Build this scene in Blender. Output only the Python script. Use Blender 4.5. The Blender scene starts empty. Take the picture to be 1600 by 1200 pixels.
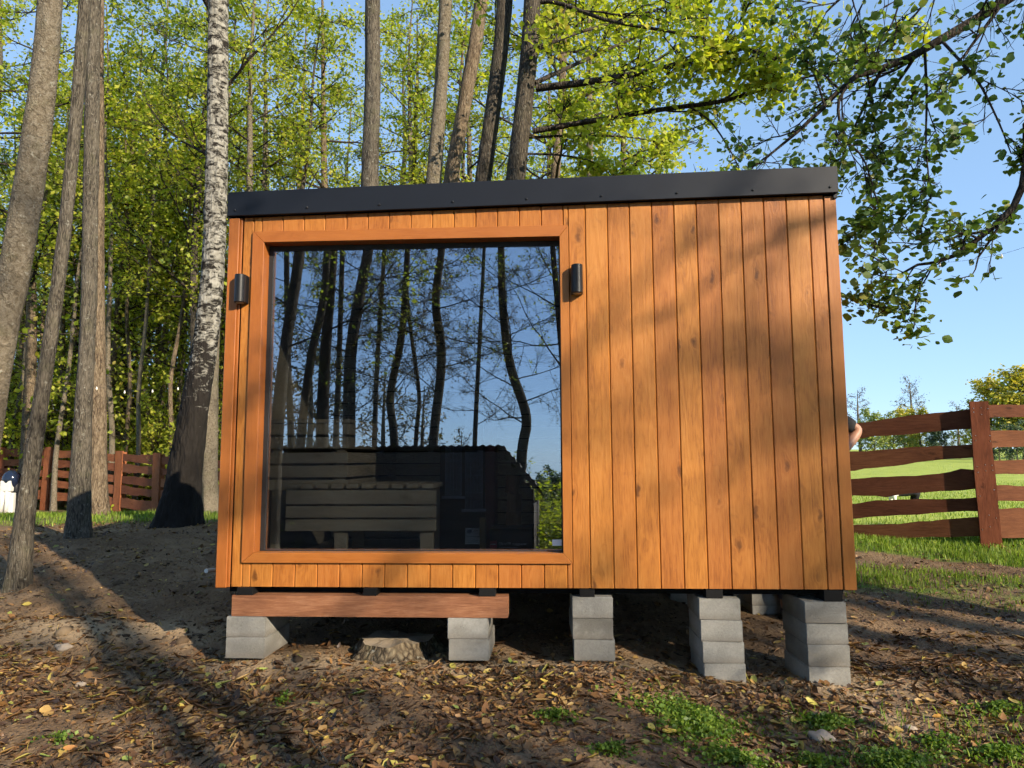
import bpy, bmesh, math, random
import numpy as np
from mathutils import Vector, Matrix, Quaternion, noise as mnoise

# ------------------------------------------------------------------ camera, sky, sun, exposure
scene = bpy.context.scene
COL = scene.collection
F_PX, PITCH, ROLL, YAW = 1110.0, 0.1054, -0.0045, 0.0516
CAM = np.array([0.0, 0.0, 1.5])
cam_data = bpy.data.cameras.new('camera')
cam = bpy.data.objects.new('camera', cam_data); COL.objects.link(cam)
cam_data.sensor_width = 36.0; cam_data.lens = F_PX / 1600 * 36.0
cam_data.clip_start = 0.05; cam_data.clip_end = 3000
cam.matrix_world = Matrix.Translation(Vector(CAM)) @ Matrix.Rotation(math.pi/2 + PITCH, 4, 'X') @ Matrix.Rotation(ROLL, 4, 'Z')
scene.camera = cam

SUN_EL = math.radians(25)
SUN_AZ = math.radians(47) - YAW                    # to the right of straight behind the camera
SUNV = Vector((math.cos(SUN_EL)*math.sin(SUN_AZ), -math.cos(SUN_EL)*math.cos(SUN_AZ), math.sin(SUN_EL)))
world = bpy.data.worlds.new('World'); scene.world = world; world.use_nodes = True
wn = world.node_tree; wn.nodes.clear()
sky = wn.nodes.new('ShaderNodeTexSky'); sky.sky_type = 'NISHITA'; sky.sun_disc = False
sky.sun_elevation = SUN_EL; sky.sun_rotation = math.pi - SUN_AZ
sky.altitude = 0; sky.air_density = 0.8; sky.dust_density = 0.0; sky.ozone_density = 4.0
bg = wn.nodes.new('ShaderNodeBackground'); bg.inputs['Strength'].default_value = 0.15
wo = wn.nodes.new('ShaderNodeOutputWorld')
gam = wn.nodes.new('ShaderNodeGamma'); gam.inputs[1].default_value = 0.42     # softer contrast between horizon and zenith, over the whole sky
wn.links.new(sky.outputs[0], gam.inputs[0])
tint = wn.nodes.new('ShaderNodeMix'); tint.data_type = 'RGBA'; tint.blend_type = 'MULTIPLY'; tint.inputs[0].default_value = 1.0; tint.inputs[7].default_value = (.95, 1.20, 1.46, 1)
wn.links.new(gam.outputs[0], tint.inputs[6]); wn.links.new(tint.outputs[2], bg.inputs[0]); wn.links.new(bg.outputs[0], wo.inputs[0])
sun_data = bpy.data.lights.new('sun', 'SUN'); sun_data.energy = 3.7; sun_data.angle = math.radians(0.53)
sun_data.color = (1.0, 0.86, 0.66)
sun = bpy.data.objects.new('sun', sun_data); COL.objects.link(sun)
sun.rotation_euler = SUNV.to_track_quat('Z', 'Y').to_euler(); sun.location = SUNV * 60
vs = scene.view_settings
vs.view_transform = 'Standard'; vs.look = 'None'; vs.gamma = 1.0; vs.exposure = 1.43; vs.use_curve_mapping = False
scene.cycles.max_bounces = 6; scene.cycles.diffuse_bounces = 4; scene.cycles.glossy_bounces = 2
scene.cycles.transmission_bounces = 4; scene.cycles.transparent_max_bounces = 8
scene.cycles.use_denoising = True; scene.cycles.use_adaptive_sampling = True; scene.cycles.adaptive_threshold = 0.025; scene.cycles.adaptive_min_samples = 12
scene.cycles.caustics_reflective = False; scene.cycles.caustics_refractive = False

# ------------------------------------------------------------------ geometry helpers
def ray(px, py):
    a, b = px - 800.0, py - 600.0
    c, s = math.cos(-ROLL), math.sin(-ROLL)
    a, b = c*a - s*b, s*a + c*b
    x, u = a/F_PX, -b/F_PX
    c, s = math.cos(PITCH), math.sin(PITCH)
    return np.array([x, c - u*s, s + u*c])
def at(px, py, y):
    r = ray(px, py); return CAM + r*(y/r[1])
CT = np.array([math.cos(YAW), -math.sin(YAW), 0.0]); CN = np.array([math.sin(YAW), math.cos(YAW), 0.0])
CO = np.array([-1.7666, 4.3411, 1.5 - 0.7474])     # front left lower corner of the cabin
def cab(px, py, off=0.0):                           # cabin coordinates (along, up) at a depth behind the front face
    r = ray(px, py); k = ((CO + CN*off - CAM) @ CN)/(r @ CN); p = CAM + r*k - CO
    return float(p @ CT), float(p[2])
def cabw(s, d, h): return CO + CT*s + CN*d + np.array([0, 0, h])
def refl(px, py, y):                                # a place seen in the window pane
    r = ray(px, py); k = ((CO + CN*0.09 - CAM) @ CN)/(r @ CN); h = CAM + r*k
    d = r - 2*(r @ CN)*CN; return h + d*((y - h[1])/d[1])

def sstep(a, b, x):
    t = np.clip((x - a)/(b - a), 0, 1); return t*t*(3 - 2*t)
LY = np.array([-400, -60, -30, -16, -8, -3, 0, 2, 3.2, 4.3, 5.2, 6.2, 7.2, 8.2, 9.5, 11, 13, 16, 20, 40, 120, 400.])
LZ = np.array([-7, -6, -4.2, -2.4, -1.1, -.35, .02, .14, .24, .33, .34, .50, .60, .65, .65, .70, .55, .36, .35, .5, 1.5, 4.])
RY = np.array([-400, -60, -30, -16, -8, -3, 0, 2, 3.2, 4.2, 6.0, 7.2, 8.3, 10, 15, 25, 60, 120, 400.])
RZ = np.array([-7, -6, -4.2, -2.4, -1.1, -.35, .0, .08, .14, .205, .30, .40, .525, .535, .55, .62, 1.0, 1.9, 6.])
def ground_base(x, y):
    x = np.asarray(x, float); y = np.asarray(y, float)
    l = (np.interp(y-.25, LY, LZ) + np.interp(y, LY, LZ)*2 + np.interp(y+.25, LY, LZ))/4
    r = (np.interp(y-.25, RY, RZ) + np.interp(y, RY, RZ)*2 + np.interp(y+.25, RY, RZ))/4
    w = sstep(0.45, 1.35, x - np.clip(y - 4.5, 0, 10)*.25)
    z = l*(1 - w) + r*w
    z += 0.05*np.exp(-((x + 2.9)/.9)**2 - ((y - 4.95)/.22)**2)
    for bx_, by_ in ((-1.58, 4.38), (-.26, 4.31), (.46, 4.27), (1.19, 4.23), (1.77, 4.2)): z += .028*np.exp(-((x-bx_)/.26)**2 - ((y-by_+.02)/.16)**2)
    return z
_P = np.random.RandomState(3).permutation(4096)
_V = np.random.RandomState(4).rand(4096)
def vnoise(x, y, s=0):
    xi = np.floor(x).astype(int); yi = np.floor(y).astype(int); fx = x - xi; fy = y - yi
    fx = fx*fx*(3-2*fx); fy = fy*fy*(3-2*fy)
    h = lambda a, b: _V[_P[(a*73 + _P[(b*37 + s*911) & 4095]) & 4095]]
    return (h(xi, yi)*(1-fx) + h(xi+1, yi)*fx)*(1-fy) + (h(xi, yi+1)*(1-fx) + h(xi+1, yi+1)*fx)*fy
def fbm(x, y, sc, oct=4, s=0):
    v = 0; a = .5
    for i in range(oct):
        v = v + a*(vnoise(x*sc + 17.3*i, y*sc - 9.1*i, s+i) - .5); sc *= 2.03; a *= .5
    return v
def ground_z(x, y):
    x = np.asarray(x, float); y = np.asarray(y, float)
    near = np.exp(-np.maximum(np.hypot(x, y-5) - 8, 0)/8)
    bank = np.exp(-((y-6.2)/1.6)**2)*sstep(-1.2, -2.2, x)
    return ground_base(x, y) + near*(.14*fbm(x, y, .9, 3) + (.045 + .09*bank)*fbm(x, y, 4.5, 4, 7)) + (1-near)*.6*fbm(x, y, .05, 3, 2)
def gz(x, y): return float(ground_z(np.array([x]), np.array([y]))[0])

def fast_mesh(name, V, faces):                      # faces: (M,k) int array, or a list of such arrays
    me = bpy.data.meshes.new(name)
    if not isinstance(faces, (list, tuple)): faces = [faces]
    faces = [np.asarray(f) for f in faces if len(f)]
    V = np.asarray(V, np.float32)
    me.vertices.add(len(V)); me.vertices.foreach_set('co', V.ravel())
    idx = np.concatenate([f.ravel() for f in faces]).astype(np.int32)
    tot = np.concatenate([np.full(len(f), f.shape[1]) for f in faces])
    st = np.concatenate([[0], np.cumsum(tot)[:-1]]).astype(np.int32)
    me.loops.add(len(idx)); me.loops.foreach_set('vertex_index', idx)
    me.polygons.add(len(tot)); me.polygons.foreach_set('loop_start', st)
    me.update(calc_edges=True)
    return me
def smooth(me, on=True):
    me.polygons.foreach_set('use_smooth', np.full(len(me.polygons), on)); me.update(); return me
def link(name, me, mat=None, parent=None, loc=None, rot=None, scale=None):
    o = bpy.data.objects.new(name, me); COL.objects.link(o)
    if mat is not None and me is not None and not me.materials: me.materials.append(mat)
    if parent is not None: o.parent = parent
    if loc is not None: o.location = Vector(loc)
    if rot is not None: o.rotation_euler = rot
    if scale is not None: o.scale = scale if hasattr(scale, '__len__') else (scale,)*3
    return o
def tag(o, label=None, cat=None, group=None, kind=None):
    if label: o['label'] = label
    if cat: o['category'] = cat
    if group: o['group'] = group
    if kind: o['kind'] = kind
    return o
def empty(name, loc=(0, 0, 0), rz=0.0, label=None, cat=None, group=None):
    o = bpy.data.objects.new(name, None); COL.objects.link(o)
    o.location = Vector(loc); o.rotation_euler = (0, 0, rz); o.empty_display_size = .1
    return tag(o, label, cat, group)
def copy_tree(o, parent=None):
    c = o.copy(); COL.objects.link(c); c.parent = parent
    for ch in [k for k in bpy.data.objects if k.parent == o]: copy_tree(ch, c)
    return c

class MB:                                           # collects boxes and tubes for ONE mesh
    def __init__(s): s.v = []; s.f = []
    def add(s, V, Fs):
        n = len(s.v); s.v += [tuple(map(float, p)) for p in V]; s.f += [tuple(int(i)+n for i in f) for f in Fs]; return s
    def box(s, x0, x1, y0, y1, z0, z1):
        V = [(x0,y0,z0),(x1,y0,z0),(x1,y1,z0),(x0,y1,z0),(x0,y0,z1),(x1,y0,z1),(x1,y1,z1),(x0,y1,z1)]
        return s.add(V, [(0,3,2,1),(4,5,6,7),(0,1,5,4),(1,2,6,5),(2,3,7,6),(3,0,4,7)])
    def prism(s, prof, axis, a, b):                 # profile of 2D points swept along an axis
        n = len(prof); V = []
        for t in (a, b):
            for p, q in prof:
                V.append({'x': (t, p, q), 'y': (p, t, q), 'z': (p, q, t)}[axis])
        Fs = [(i, (i+1) % n, (i+1) % n + n, i+n) for i in range(n)] + [tuple(range(n))[::-1], tuple(range(n, 2*n))]
        return s.add(V, Fs)
    def tube(s, pts, rad, n=8):
        V, Fq = tube_batch(np.array([pts], float), np.array([rad], float) if hasattr(rad, '__len__') else np.full((1, len(pts)), rad), n)
        s.add(V, Fq); k = len(pts); b = len(s.v) - len(V)
        s.f.append(tuple(b + i for i in range(n))[::-1]); s.f.append(tuple(b + (k-1)*n + i for i in range(n))); return s
    def mesh(s, name, bevel=0, seg=1, fix=True):
        me = bpy.data.meshes.new(name); me.from_pydata(s.v, [], s.f); me.update()
        if bevel or fix:
            bm = bmesh.new(); bm.from_mesh(me)
            bmesh.ops.recalc_face_normals(bm, faces=bm.faces)
            if bevel: bmesh.ops.bevel(bm, geom=list(bm.edges), offset=bevel, segments=seg, affect='EDGES', profile=.5)
            bm.to_mesh(me); bm.free(); me.update()
        return me
    def build(s, name, mat, parent=None, bevel=0, seg=1, loc=None, rot=None, sm=False):
        me = s.mesh(name, bevel, seg)
        if sm: smooth(me)
        return link(name, me, mat, parent, loc, rot)

def nrm(a): return a/np.maximum(np.linalg.norm(a, axis=-1, keepdims=True), 1e-9)
def tube_batch(P, R, n):                            # P (M,k,3), R (M,k) -> verts, quads
    M, k, _ = P.shape
    T = nrm(np.gradient(P, axis=1))
    mean = nrm(P[:, -1] - P[:, 0])
    ref = np.where(np.abs(mean[:, 2:3]) > .8, np.array([[1., .13, 0]]), np.array([[0, .1, 1.]]))[:, None, :]
    A = nrm(np.cross(T, ref)); B = np.cross(T, A)
    ang = np.arange(n)*2*math.pi/n
    V = P[:, :, None, :] + R[:, :, None, None]*(A[:, :, None, :]*np.cos(ang)[None, None, :, None] + B[:, :, None, :]*np.sin(ang)[None, None, :, None])
    i = np.arange(k-1)[:, None]*n; j = np.arange(n)[None, :]; j2 = (j+1) % n
    q = np.stack([i+j, i+j2, i+n+j2, i+n+j], -1).reshape(-1, 4)
    Fq = (q[None] + (np.arange(M)*k*n)[:, None, None]).reshape(-1, 4)
    return V.reshape(-1, 3), Fq
def join(parts):
    V = []; Fs = {}; n = 0
    for v, f in parts:
        V.append(v); Fs.setdefault(f.shape[1], []).append(f + n); n += len(v)
    return np.concatenate(V), [np.concatenate(x) for x in Fs.values()]
def catmull(pts, n):
    pts = np.asarray(pts, float); P = np.vstack([2*pts[0]-pts[1], pts, 2*pts[-1]-pts[-2]])
    t = np.linspace(0, len(pts)-1-1e-6, n); i = t.astype(int); u = (t - i)[:, None]
    a, b, c, d = P[i], P[i+1], P[i+2], P[i+3]
    return .5*((2*b) + (c-a)*u + (2*a-5*b+4*c-d)*u*u + (3*b-a-3*c+d)*u**3)

# ------------------------------------------------------------------ materials
MATS = {}
class NT:
    def __init__(s, name):
        s.m = bpy.data.materials.new(name); s.m.use_nodes = True; s.t = s.m.node_tree; s.t.nodes.clear()
        s.out = s.t.nodes.new('ShaderNodeOutputMaterial'); MATS[name] = s.m
    def n(s, typ, **kw):
        nd = s.t.nodes.new('ShaderNode' + typ)
        for k, v in kw.items():
            if k.startswith('_'): setattr(nd, k[1:], v)
            else: s.put(nd.inputs[k.replace('__', ' ')], v)
        return nd
    def put(s, sock, v):
        if isinstance(v, bpy.types.NodeSocket): s.t.links.new(v, sock)
        elif v is not None:
            if sock.type == 'RGBA' and len(v) == 3: v = (*v, 1)
            sock.default_value = v
    def math(s, op, a, b=None, c=None, clamp=False):
        nd = s.t.nodes.new('ShaderNodeMath'); nd.operation = op; nd.use_clamp = clamp
        for i, v in enumerate((a, b, c)):
            if v is not None: s.put(nd.inputs[i], v)
        return nd.outputs[0]
    def vmath(s, op, a, b=None):
        nd = s.t.nodes.new('ShaderNodeVectorMath'); nd.operation = op; s.put(nd.inputs[0], a)
        if b is not None: s.put(nd.inputs[1], b)
        return nd.outputs[0]
    def co(s, kind='Object'): return s.n('TexCoord').outputs[kind]
    def pos(s): return s.n('NewGeometry').outputs['Position']
    def scale(s, v, sc): return s.vmath('MULTIPLY', v, sc if hasattr(sc, '__len__') else (sc,)*3)
    def noise(s, v, sc=5., det=4., rough=.55, dist=0., col=False):
        nd = s.n('TexNoise', Vector=v, Scale=sc, Detail=det, Roughness=rough, Distortion=dist)
        return nd.outputs['Color' if col else 'Fac']
    def vor(s, v, sc=5., feat='F1', out='Distance', rnd=1.):
        nd = s.n('TexVoronoi', _feature=feat, Vector=v, Scale=sc, Randomness=rnd); return nd.outputs[out]
    def ramp(s, f, *stops, mode='LINEAR'):
        nd = s.n('ValToRGB', Fac=f); cr = nd.color_ramp; cr.interpolation = mode
        while len(cr.elements) < len(stops): cr.elements.new(.5)
        for e, (p, c) in zip(cr.elements, stops):
            e.position = p; e.color = (*c, 1) if hasattr(c, '__len__') else (c, c, c, 1)
        return nd.outputs[0]
    def mix(s, f, a, b, mode='MIX'):
        nd = s.t.nodes.new('ShaderNodeMix'); nd.data_type = 'RGBA'; nd.blend_type = mode
        s.put(nd.inputs[0], f); s.put(nd.inputs[6], a); s.put(nd.inputs[7], b); return nd.outputs[2]
    def bump(s, h, strength=.3, dist=.01, normal=None):
        nd = s.n('Bump', Height=h, Strength=strength, Distance=dist)
        if normal is not None: s.put(nd.inputs['Normal'], normal)
        return nd.outputs[0]
    def rnd(s): return s.n('ObjectInfo').outputs['Random']
    def island(s): return s.n('NewGeometry').outputs['Random Per Island']
    def prin(s, col, rough=.6, normal=None, spec=.5, metal=0.):
        nd = s.n('BsdfPrincipled'); s.put(nd.inputs['Base Color'], col); s.put(nd.inputs['Roughness'], rough)
        s.put(nd.inputs['Specular IOR Level'], spec); s.put(nd.inputs['Metallic'], metal)
        if normal is not None: s.put(nd.inputs['Normal'], normal)
        return nd.outputs[0]
    def end(s, sh): s.t.links.new(sh, s.out.inputs[0]); return s.m

def mat_wood(name, light, mid, dark, knots=1.0, axis='z', rough=.5, bumpy=.25, vary=.35, spec=.35):
    m = NT(name); r = m.rnd()
    off = m.n('CombineXYZ', X=m.math('MULTIPLY', r, 37.), Y=m.math('MULTIPLY', r, 91.), Z=m.math('MULTIPLY', r, 53.)).outputs[0]
    p = m.vmath('ADD', m.co(), off)
    st = {'z': (1, 1, .09), 'x': (.09, 1, 1), 'y': (1, .09, 1)}[axis]
    st2 = {'z': (1, 1, .38), 'x': (.38, 1, 1), 'y': (1, .38, 1)}[axis]
    ps = m.scale(p, st)
    pw = m.vmath('ADD', m.scale(p, st2), m.scale(m.noise(p, 14., 2., .5, 0., True), .05)); kd = m.vor(pw, 7.4)                               # knots
    near = m.math('POWER', m.math('SUBTRACT', 1., m.math('MULTIPLY', kd, 1.3), clamp=True), 5.)
    warp = m.noise(ps, 7., 3., .5)
    ring = m.math('SINE', m.math('ADD', m.math('MULTIPLY', warp, 62.), m.math('MULTIPLY', near, 26.)))
    fine = m.noise(ps, 130., 2., .7)
    g = m.math('ADD', m.math('MULTIPLY', ring, .07), m.math('ADD', m.math('MULTIPLY', fine, .8), .10))
    blotch = m.noise(m.scale(p, st2), 5., 3., .6)
    g = m.math('ADD', g, m.math('MULTIPLY', m.math('SUBTRACT', blotch, .5), .9))
    c = m.ramp(g, (.12, dark), (.5, mid), (.85, light))
    kk = m.math('MULTIPLY', m.math('SUBTRACT', 1., m.math('MULTIPLY', m.math('SUBTRACT', kd, .05), 11.), clamp=True), .85*knots, clamp=True)
    c = m.mix(kk, c, tuple(x*.32 for x in dark))
    streak = m.math('MULTIPLY', m.math('SUBTRACT', m.noise(m.scale(p, {'z': (1, 1, .5), 'x': (.5, 1, 1), 'y': (1, .5, 1)}[axis]), 17., 3., .6, 1.2), .60, clamp=True), 5.*knots, clamp=True)
    bl2 = m.math('ADD', m.math('MULTIPLY', m.math('POWER', near, 1.3), .6*knots), m.math('MULTIPLY', streak, .5), clamp=True)
    c = m.mix(bl2, c, tuple(x*.75 for x in dark))
    hsv = m.n('HueSaturation', Hue=m.math('ADD', .496, m.math('MULTIPLY', r, .008)), Saturation=1., Value=m.math('ADD', 1-vary/2, m.math('MULTIPLY', r, vary)), Color=c)
    b = m.bump(m.math('ADD', fine, m.math('MULTIPLY', ring, .25)), bumpy, .002)
    return m.end(m.prin(hsv.outputs[0], rough, b, spec))

def mat_plain(name, col, rough=.5, metal=0., spec=.5, var=.0, sc=8., bump=0.):
    m = NT(name); c = col; b = None
    if var:
        nz = m.noise(m.co(), sc, 5., .6)
        c = m.mix(nz, tuple(x*(1-var) for x in col), tuple(min(1, x*(1+var)) for x in col))
        if bump: b = m.bump(m.noise(m.co(), sc*4, 4., .6), bump, .003)
    return m.end(m.prin(c, rough, b, spec, metal))

def mat_leaf(name, stops, trans=.42, sat_t=(1.1, 1.25, .55), gloss=.35, tr_gain=1.0):
    m = NT(name); c = m.ramp(m.island(), *stops)
    tc = m.mix(1., c, tuple(sat_t), 'MULTIPLY')
    p = m.prin(c, .5, None, gloss)
    t = m.n('BsdfTranslucent', Color=tc).outputs[0]
    mx = m.n('MixShader', Fac=trans); m.t.links.new(p, mx.inputs[1]); m.t.links.new(t, mx.inputs[2])
    return m.end(mx.outputs[0])

def mat_bark(name, dark, mid, light, lichen=.3, vscale=.2, sc=24., birch=False, fis=.85):
    m = NT(name); p = m.pos()
    ps = m.scale(p, (1, 1, vscale)); nz = m.noise(ps, sc, 5., .65, .6)
    cr = m.vor(ps, sc*1.7, 'DISTANCE_TO_EDGE')
    g = m.math('ADD', m.math('MULTIPLY', nz, 1.18-.5*fis), m.math('MULTIPLY', cr, fis))
    c = m.ramp(g, (.38, dark), (.52, mid), (.72, light))
    big = m.noise(p, 2.3, 3., .6)
    c = m.mix(m.math('MULTIPLY', m.math('SUBTRACT', big, .45, clamp=True), 1.3, clamp=True), c, light)
    if lichen:
        l = m.noise(p, 21., 3., .7)
        c = m.mix(m.math('MULTIPLY', m.math('SUBTRACT', l, .60, clamp=True), 7.*lichen, clamp=True), c, (.42, .42, .36))
        gr = m.noise(p, 6., 3., .6)
        c = m.mix(m.math('MULTIPLY', m.math('SUBTRACT', gr, .55, clamp=True), 2.2*lichen, clamp=True), c, (.10, .11, .045))
    h = g
    if birch:
        z = m.n('SeparateXYZ', Vector=p).outputs[2]
        ph = m.scale(p, (1, 1, 1.5)); w = m.noise(ph, 7., 6., .7, 1.0); d = m.noise(m.scale(p, (1, 1, 4.)), 9., 3., .6)
        white = m.ramp(m.noise(p, 14., 4.), (.3, (.17, .16, .135)), (.7, (.32, .31, .275)))
        lim = m.math('SUBTRACT', .95, m.math('MULTIPLY', z, .125))          # darker, corky bark low on the stem
        lim = m.math('MAXIMUM', lim, .525)
        blk = m.math('MULTIPLY', m.math('SUBTRACT', lim, m.math('ADD', m.math('MULTIPLY', w, .75), m.math('MULTIPLY', d, .25))), 11., clamp=True)
        c = m.mix(blk, white, m.mix(nz, (.006, .0055, .005), (.028, .024, .021)))  # black bark, deepened for the shade on the stem
        h = m.math('SUBTRACT', m.math('MULTIPLY', g, 1.), m.math('MULTIPLY', blk, .3))
    b = m.bump(h, .9, .025)
    return m.end(m.prin(c, .9, b, .12))

mat_wood('cladding_wood', (.405, .163, .036), (.34, .122, .021), (.195, .060, .009), 1.0, vary=.17)
mat_wood('trim_wood_v', (.335, .118, .024), (.30, .100, .019), (.24, .074, .013), .25, 'z', .45, .15, .12)
mat_wood('trim_wood_h', (.335, .118, .024), (.30, .100, .019), (.24, .074, .013), .25, 'x', .45, .15, .12)
mat_wood('beam_wood', (.30, .145, .075), (.20, .082, .038), (.095, .036, .016), .5, 'x', .6, .4, .1)
mat_wood('bench_wood_x', (.50, .43, .34), (.43, .365, .28), (.33, .27, .20), .6, 'x', .6, .2, .15)
mat_wood('bench_wood_y', (.50, .43, .34), (.43, .365, .28), (.33, .27, .20), .6, 'y', .6, .2, .15)
mat_wood('bench_wood_z', (.50, .43, .34), (.43, .365, .28), (.33, .27, .20), .6, 'z', .6, .2, .15)
mat_wood('fence_stain_x', (.150, .058, .028), (.112, .041, .020), (.062, .022, .011), .8, 'x', .7, .5, .35, .1)
mat_wood('fence_stain_z', (.165, .055, .027), (.122, .038, .018), (.07, .021, .010), .8, 'z', .7, .5, .25, .1)
mat_wood('fence_old_x', (.27, .105, .052), (.205, .075, .037), (.11, .038, .019), .8, 'x', .7, .5, .4, .1)  # lighter copy of the fence stain, sunlight put into the colour
mat_wood('fence_old_z', (.29, .105, .050), (.22, .075, .035), (.12, .038, .018), .8, 'z', .7, .5, .3, .1)
mat_wood('shed_wood', (.065, .05, .038), (.045, .034, .026), (.025, .019, .014), .6, 'x', .8, .4, .3)
mat_wood('log_wood', (.36, .21, .12), (.27, .14, .075), (.15, .07, .035), .4, 'z', .8, .5, .3)
mat_plain('anthracite', (.0085, .0105, .016), .45, .0, .22, .12, 3.)
mat_plain('black_metal', (.008, .0085, .010), .42, .0, .3, .1, 6.)
mat_plain('black_seal', (.010, .010, .011), .6)
mat_plain('dark_pad', (.005, .005, .0055), .8, spec=.2, var=.2)
mat_plain('steel', (.55, .55, .55), .35, 1.)
mat_plain('corrugated', (.045, .04, .038), .6, .0, .4, .2, 3.)
mat_plain('carton_black', (.012, .013, .016), .5, var=.15)
mat_plain('carton_red', (.10, .012, .014), .5, var=.15)
mat_plain('carton_tan', (.30, .21, .10), .7, var=.15)
mat_plain('print_grey', (.22, .25, .32), .55)
mat_plain('print_stone', (.07, .085, .115), .6, var=.6, sc=30.)
mat_plain('print_white', (.55, .55, .56), .6)
mat_plain('paper_white', (.70, .71, .74), .6)
mat_plain('logo_red', (.40, .05, .08), .5)
mat_plain('white_plastic', (.55, .55, .52), .4, var=.04)
mat_plain('glossy_navy', (.01, .016, .035), .12)
mat_plain('bulb_glass', (.75, .72, .62), .2)
mat_plain('lens_frost', (.35, .34, .32), .4)
def mat_concrete():
    m = NT('concrete'); p = m.vmath('ADD', m.co(), m.n('CombineXYZ', X=m.math('MULTIPLY', m.rnd(), 40.), Y=m.math('MULTIPLY', m.rnd(), 17.)).outputs[0])
    a = m.noise(p, 4., 4., .6); b = m.noise(p, 90., 3., .7); s = m.noise(m.scale(p, (1, 1, 1.6)), 2.2, 2., .5)
    c = m.ramp(m.math('ADD', m.math('MULTIPLY', a, .6), m.math('MULTIPLY', b, .4)), (.25, (.13, .126, .115)), (.55, (.235, .228, .208)), (.8, (.32, .312, .29)))
    c = m.mix(m.math('MULTIPLY', m.math('SUBTRACT', s, .50, clamp=True), 3.4, clamp=True), c, (.105, .095, .08))
    ed = m.math('MULTIPLY', m.math('SUBTRACT', m.noise(p, 7., 4., .7), .56, clamp=True), 4., clamp=True); c = m.mix(m.math('MULTIPLY', ed, .55), c, (.36, .35, .32))
    lowz = m.math('SUBTRACT', 1., m.math('MULTIPLY', m.n('SeparateXYZ', Vector=m.co()).outputs[2], 22.), clamp=True); c = m.mix(m.math('MULTIPLY', m.math('MULTIPLY', lowz, a), .9), c, (.12, .095, .07))
    pits = m.math('SUBTRACT', 1., m.math('MULTIPLY', m.vor(p, 34.), 7.), clamp=True)
    c = m.mix(m.math('MULTIPLY', pits, .5), c, (.09, .085, .08))
    hv = m.n('HueSaturation', Saturation=1., Value=m.math('ADD', .86, m.math('MULTIPLY', m.rnd(), .26)), Color=c)
    return m.end(m.prin(hv.outputs[0], .92, m.bump(m.math('SUBTRACT', b, pits), .45, .003), .2))
mat_concrete()
def mat_glass():
    m = NT('window_glass')
    lw = m.n('LayerWeight', Blend=.28).outputs['Fresnel']
    fac = m.math('ADD', .28, m.math('MULTIPLY', lw, .5), clamp=True)
    t = m.n('BsdfTransparent', Color=(.80, .82, .82)).outputs[0]
    g = m.n('BsdfGlossy', Color=(.78, .86, 1.), Roughness=0.).outputs[0]
    mx = m.n('MixShader', Fac=fac); m.t.links.new(t, mx.inputs[1]); m.t.links.new(g, mx.inputs[2])
    return m.end(mx.outputs[0])
mat_glass()
def mat_ground():
    m = NT('soil'); p = m.pos()
    big = m.noise(p, .9, 4., .6); med = m.noise(p, 5., 5., .65); fin = m.noise(p, 38., 4., .7)
    g = m.math('ADD', m.math('MULTIPLY', big, .55), m.math('ADD', m.math('MULTIPLY', med, .3), m.math('MULTIPLY', fin, .25)))
    c = m.ramp(g, (.36, (.062, .039, .022)), (.52, (.135, .085, .048)), (.70, (.26, .178, .105)))
    lv = m.n('TexVoronoi', _feature='F1', Vector=m.vmath('ADD', p, m.scale(m.noise(p, 9., 2., col=True), .08)), Scale=34.)
    lc = m.ramp(m.n('SeparateColor', Color=lv.outputs['Color']).outputs[0], (0., (.045, .028, .017)), (.45, (.095, .055, .028)), (.75, (.20, .125, .055)), (1., (.28, .20, .09)))
    lm = m.math('MULTIPLY', m.math('SUBTRACT', .42, lv.outputs['Distance'], clamp=True), 4., clamp=True)
    cover = m.math('MULTIPLY', m.math('SUBTRACT', m.noise(p, 1.7, 3., .6), .40, clamp=True), 5., clamp=True)
    sand = m.n('Attribute', _attribute_name='sand').outputs['Fac']
    keep = m.math('SUBTRACT', 1., sand, clamp=True)
    c = m.mix(m.math('MULTIPLY', m.math('MULTIPLY', lm, cover), keep), c, lc)
    c = m.mix(m.math('MULTIPLY', sand, .8), c, m.mix(fin, (.24, .17, .10), (.42, .31, .19)))
    gr = m.n('Attribute', _attribute_name='grass').outputs['Fac']
    gm = m.math('MULTIPLY', m.math('ADD', m.math('SUBTRACT', gr, .5), m.math('MULTIPLY', m.math('SUBTRACT', m.noise(p, 2.6, 5., .7), .5), 1.1)), 3.5, clamp=True)
    gc = m.ramp(m.noise(p, 3.1, 6., .75), (.3, (.055, .085, .015)), (.55, (.12, .17, .028)), (.75, (.22, .25, .06)))
    fl = m.n('Attribute', _attribute_name='field').outputs['Fac']
    gc = m.mix(fl, gc, m.ramp(m.noise(m.scale(p, (.35, 1., 1.)), 2.3, 7., .75), (.3, (.23, .30, .045)), (.7, (.42, .46, .10))))
    c = m.mix(gm, c, gc)
    h = m.math('ADD', m.math('MULTIPLY', fin, .5), m.math('ADD', med, m.math('MULTIPLY', lm, .35)))
    return m.end(m.prin(c, .95, m.bump(h, .8, .03), .15))
mat_ground()
mat_bark('bark_alder', (.030, .026, .021), (.085, .073, .057), (.135, .118, .092), .45, .2, 38., False, .6)
mat_bark('bark_alder_dark', (.020, .017, .014), (.056, .047, .036), (.10, .084, .064), .25, .2, 34., False, .7)
mat_bark('bark_grey', (.070, .057, .040), (.125, .103, .073), (.18, .155, .118), .5, .9, 30., False, .3)
mat_bark('bark_brown', (.045, .032, .022), (.125, .092, .060), (.21, .165, .115), .2, .22, 30., False, .6)
mat_bark('bark_birch', (.02, .018, .016), (.06, .05, .045), (.12, .11, .10), .0, .25, 13., True)
mat_bark('twig_bark', (.018, .014, .011), (.042, .034, .027), (.08, .066, .052), .0, .3, 20.)
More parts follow.
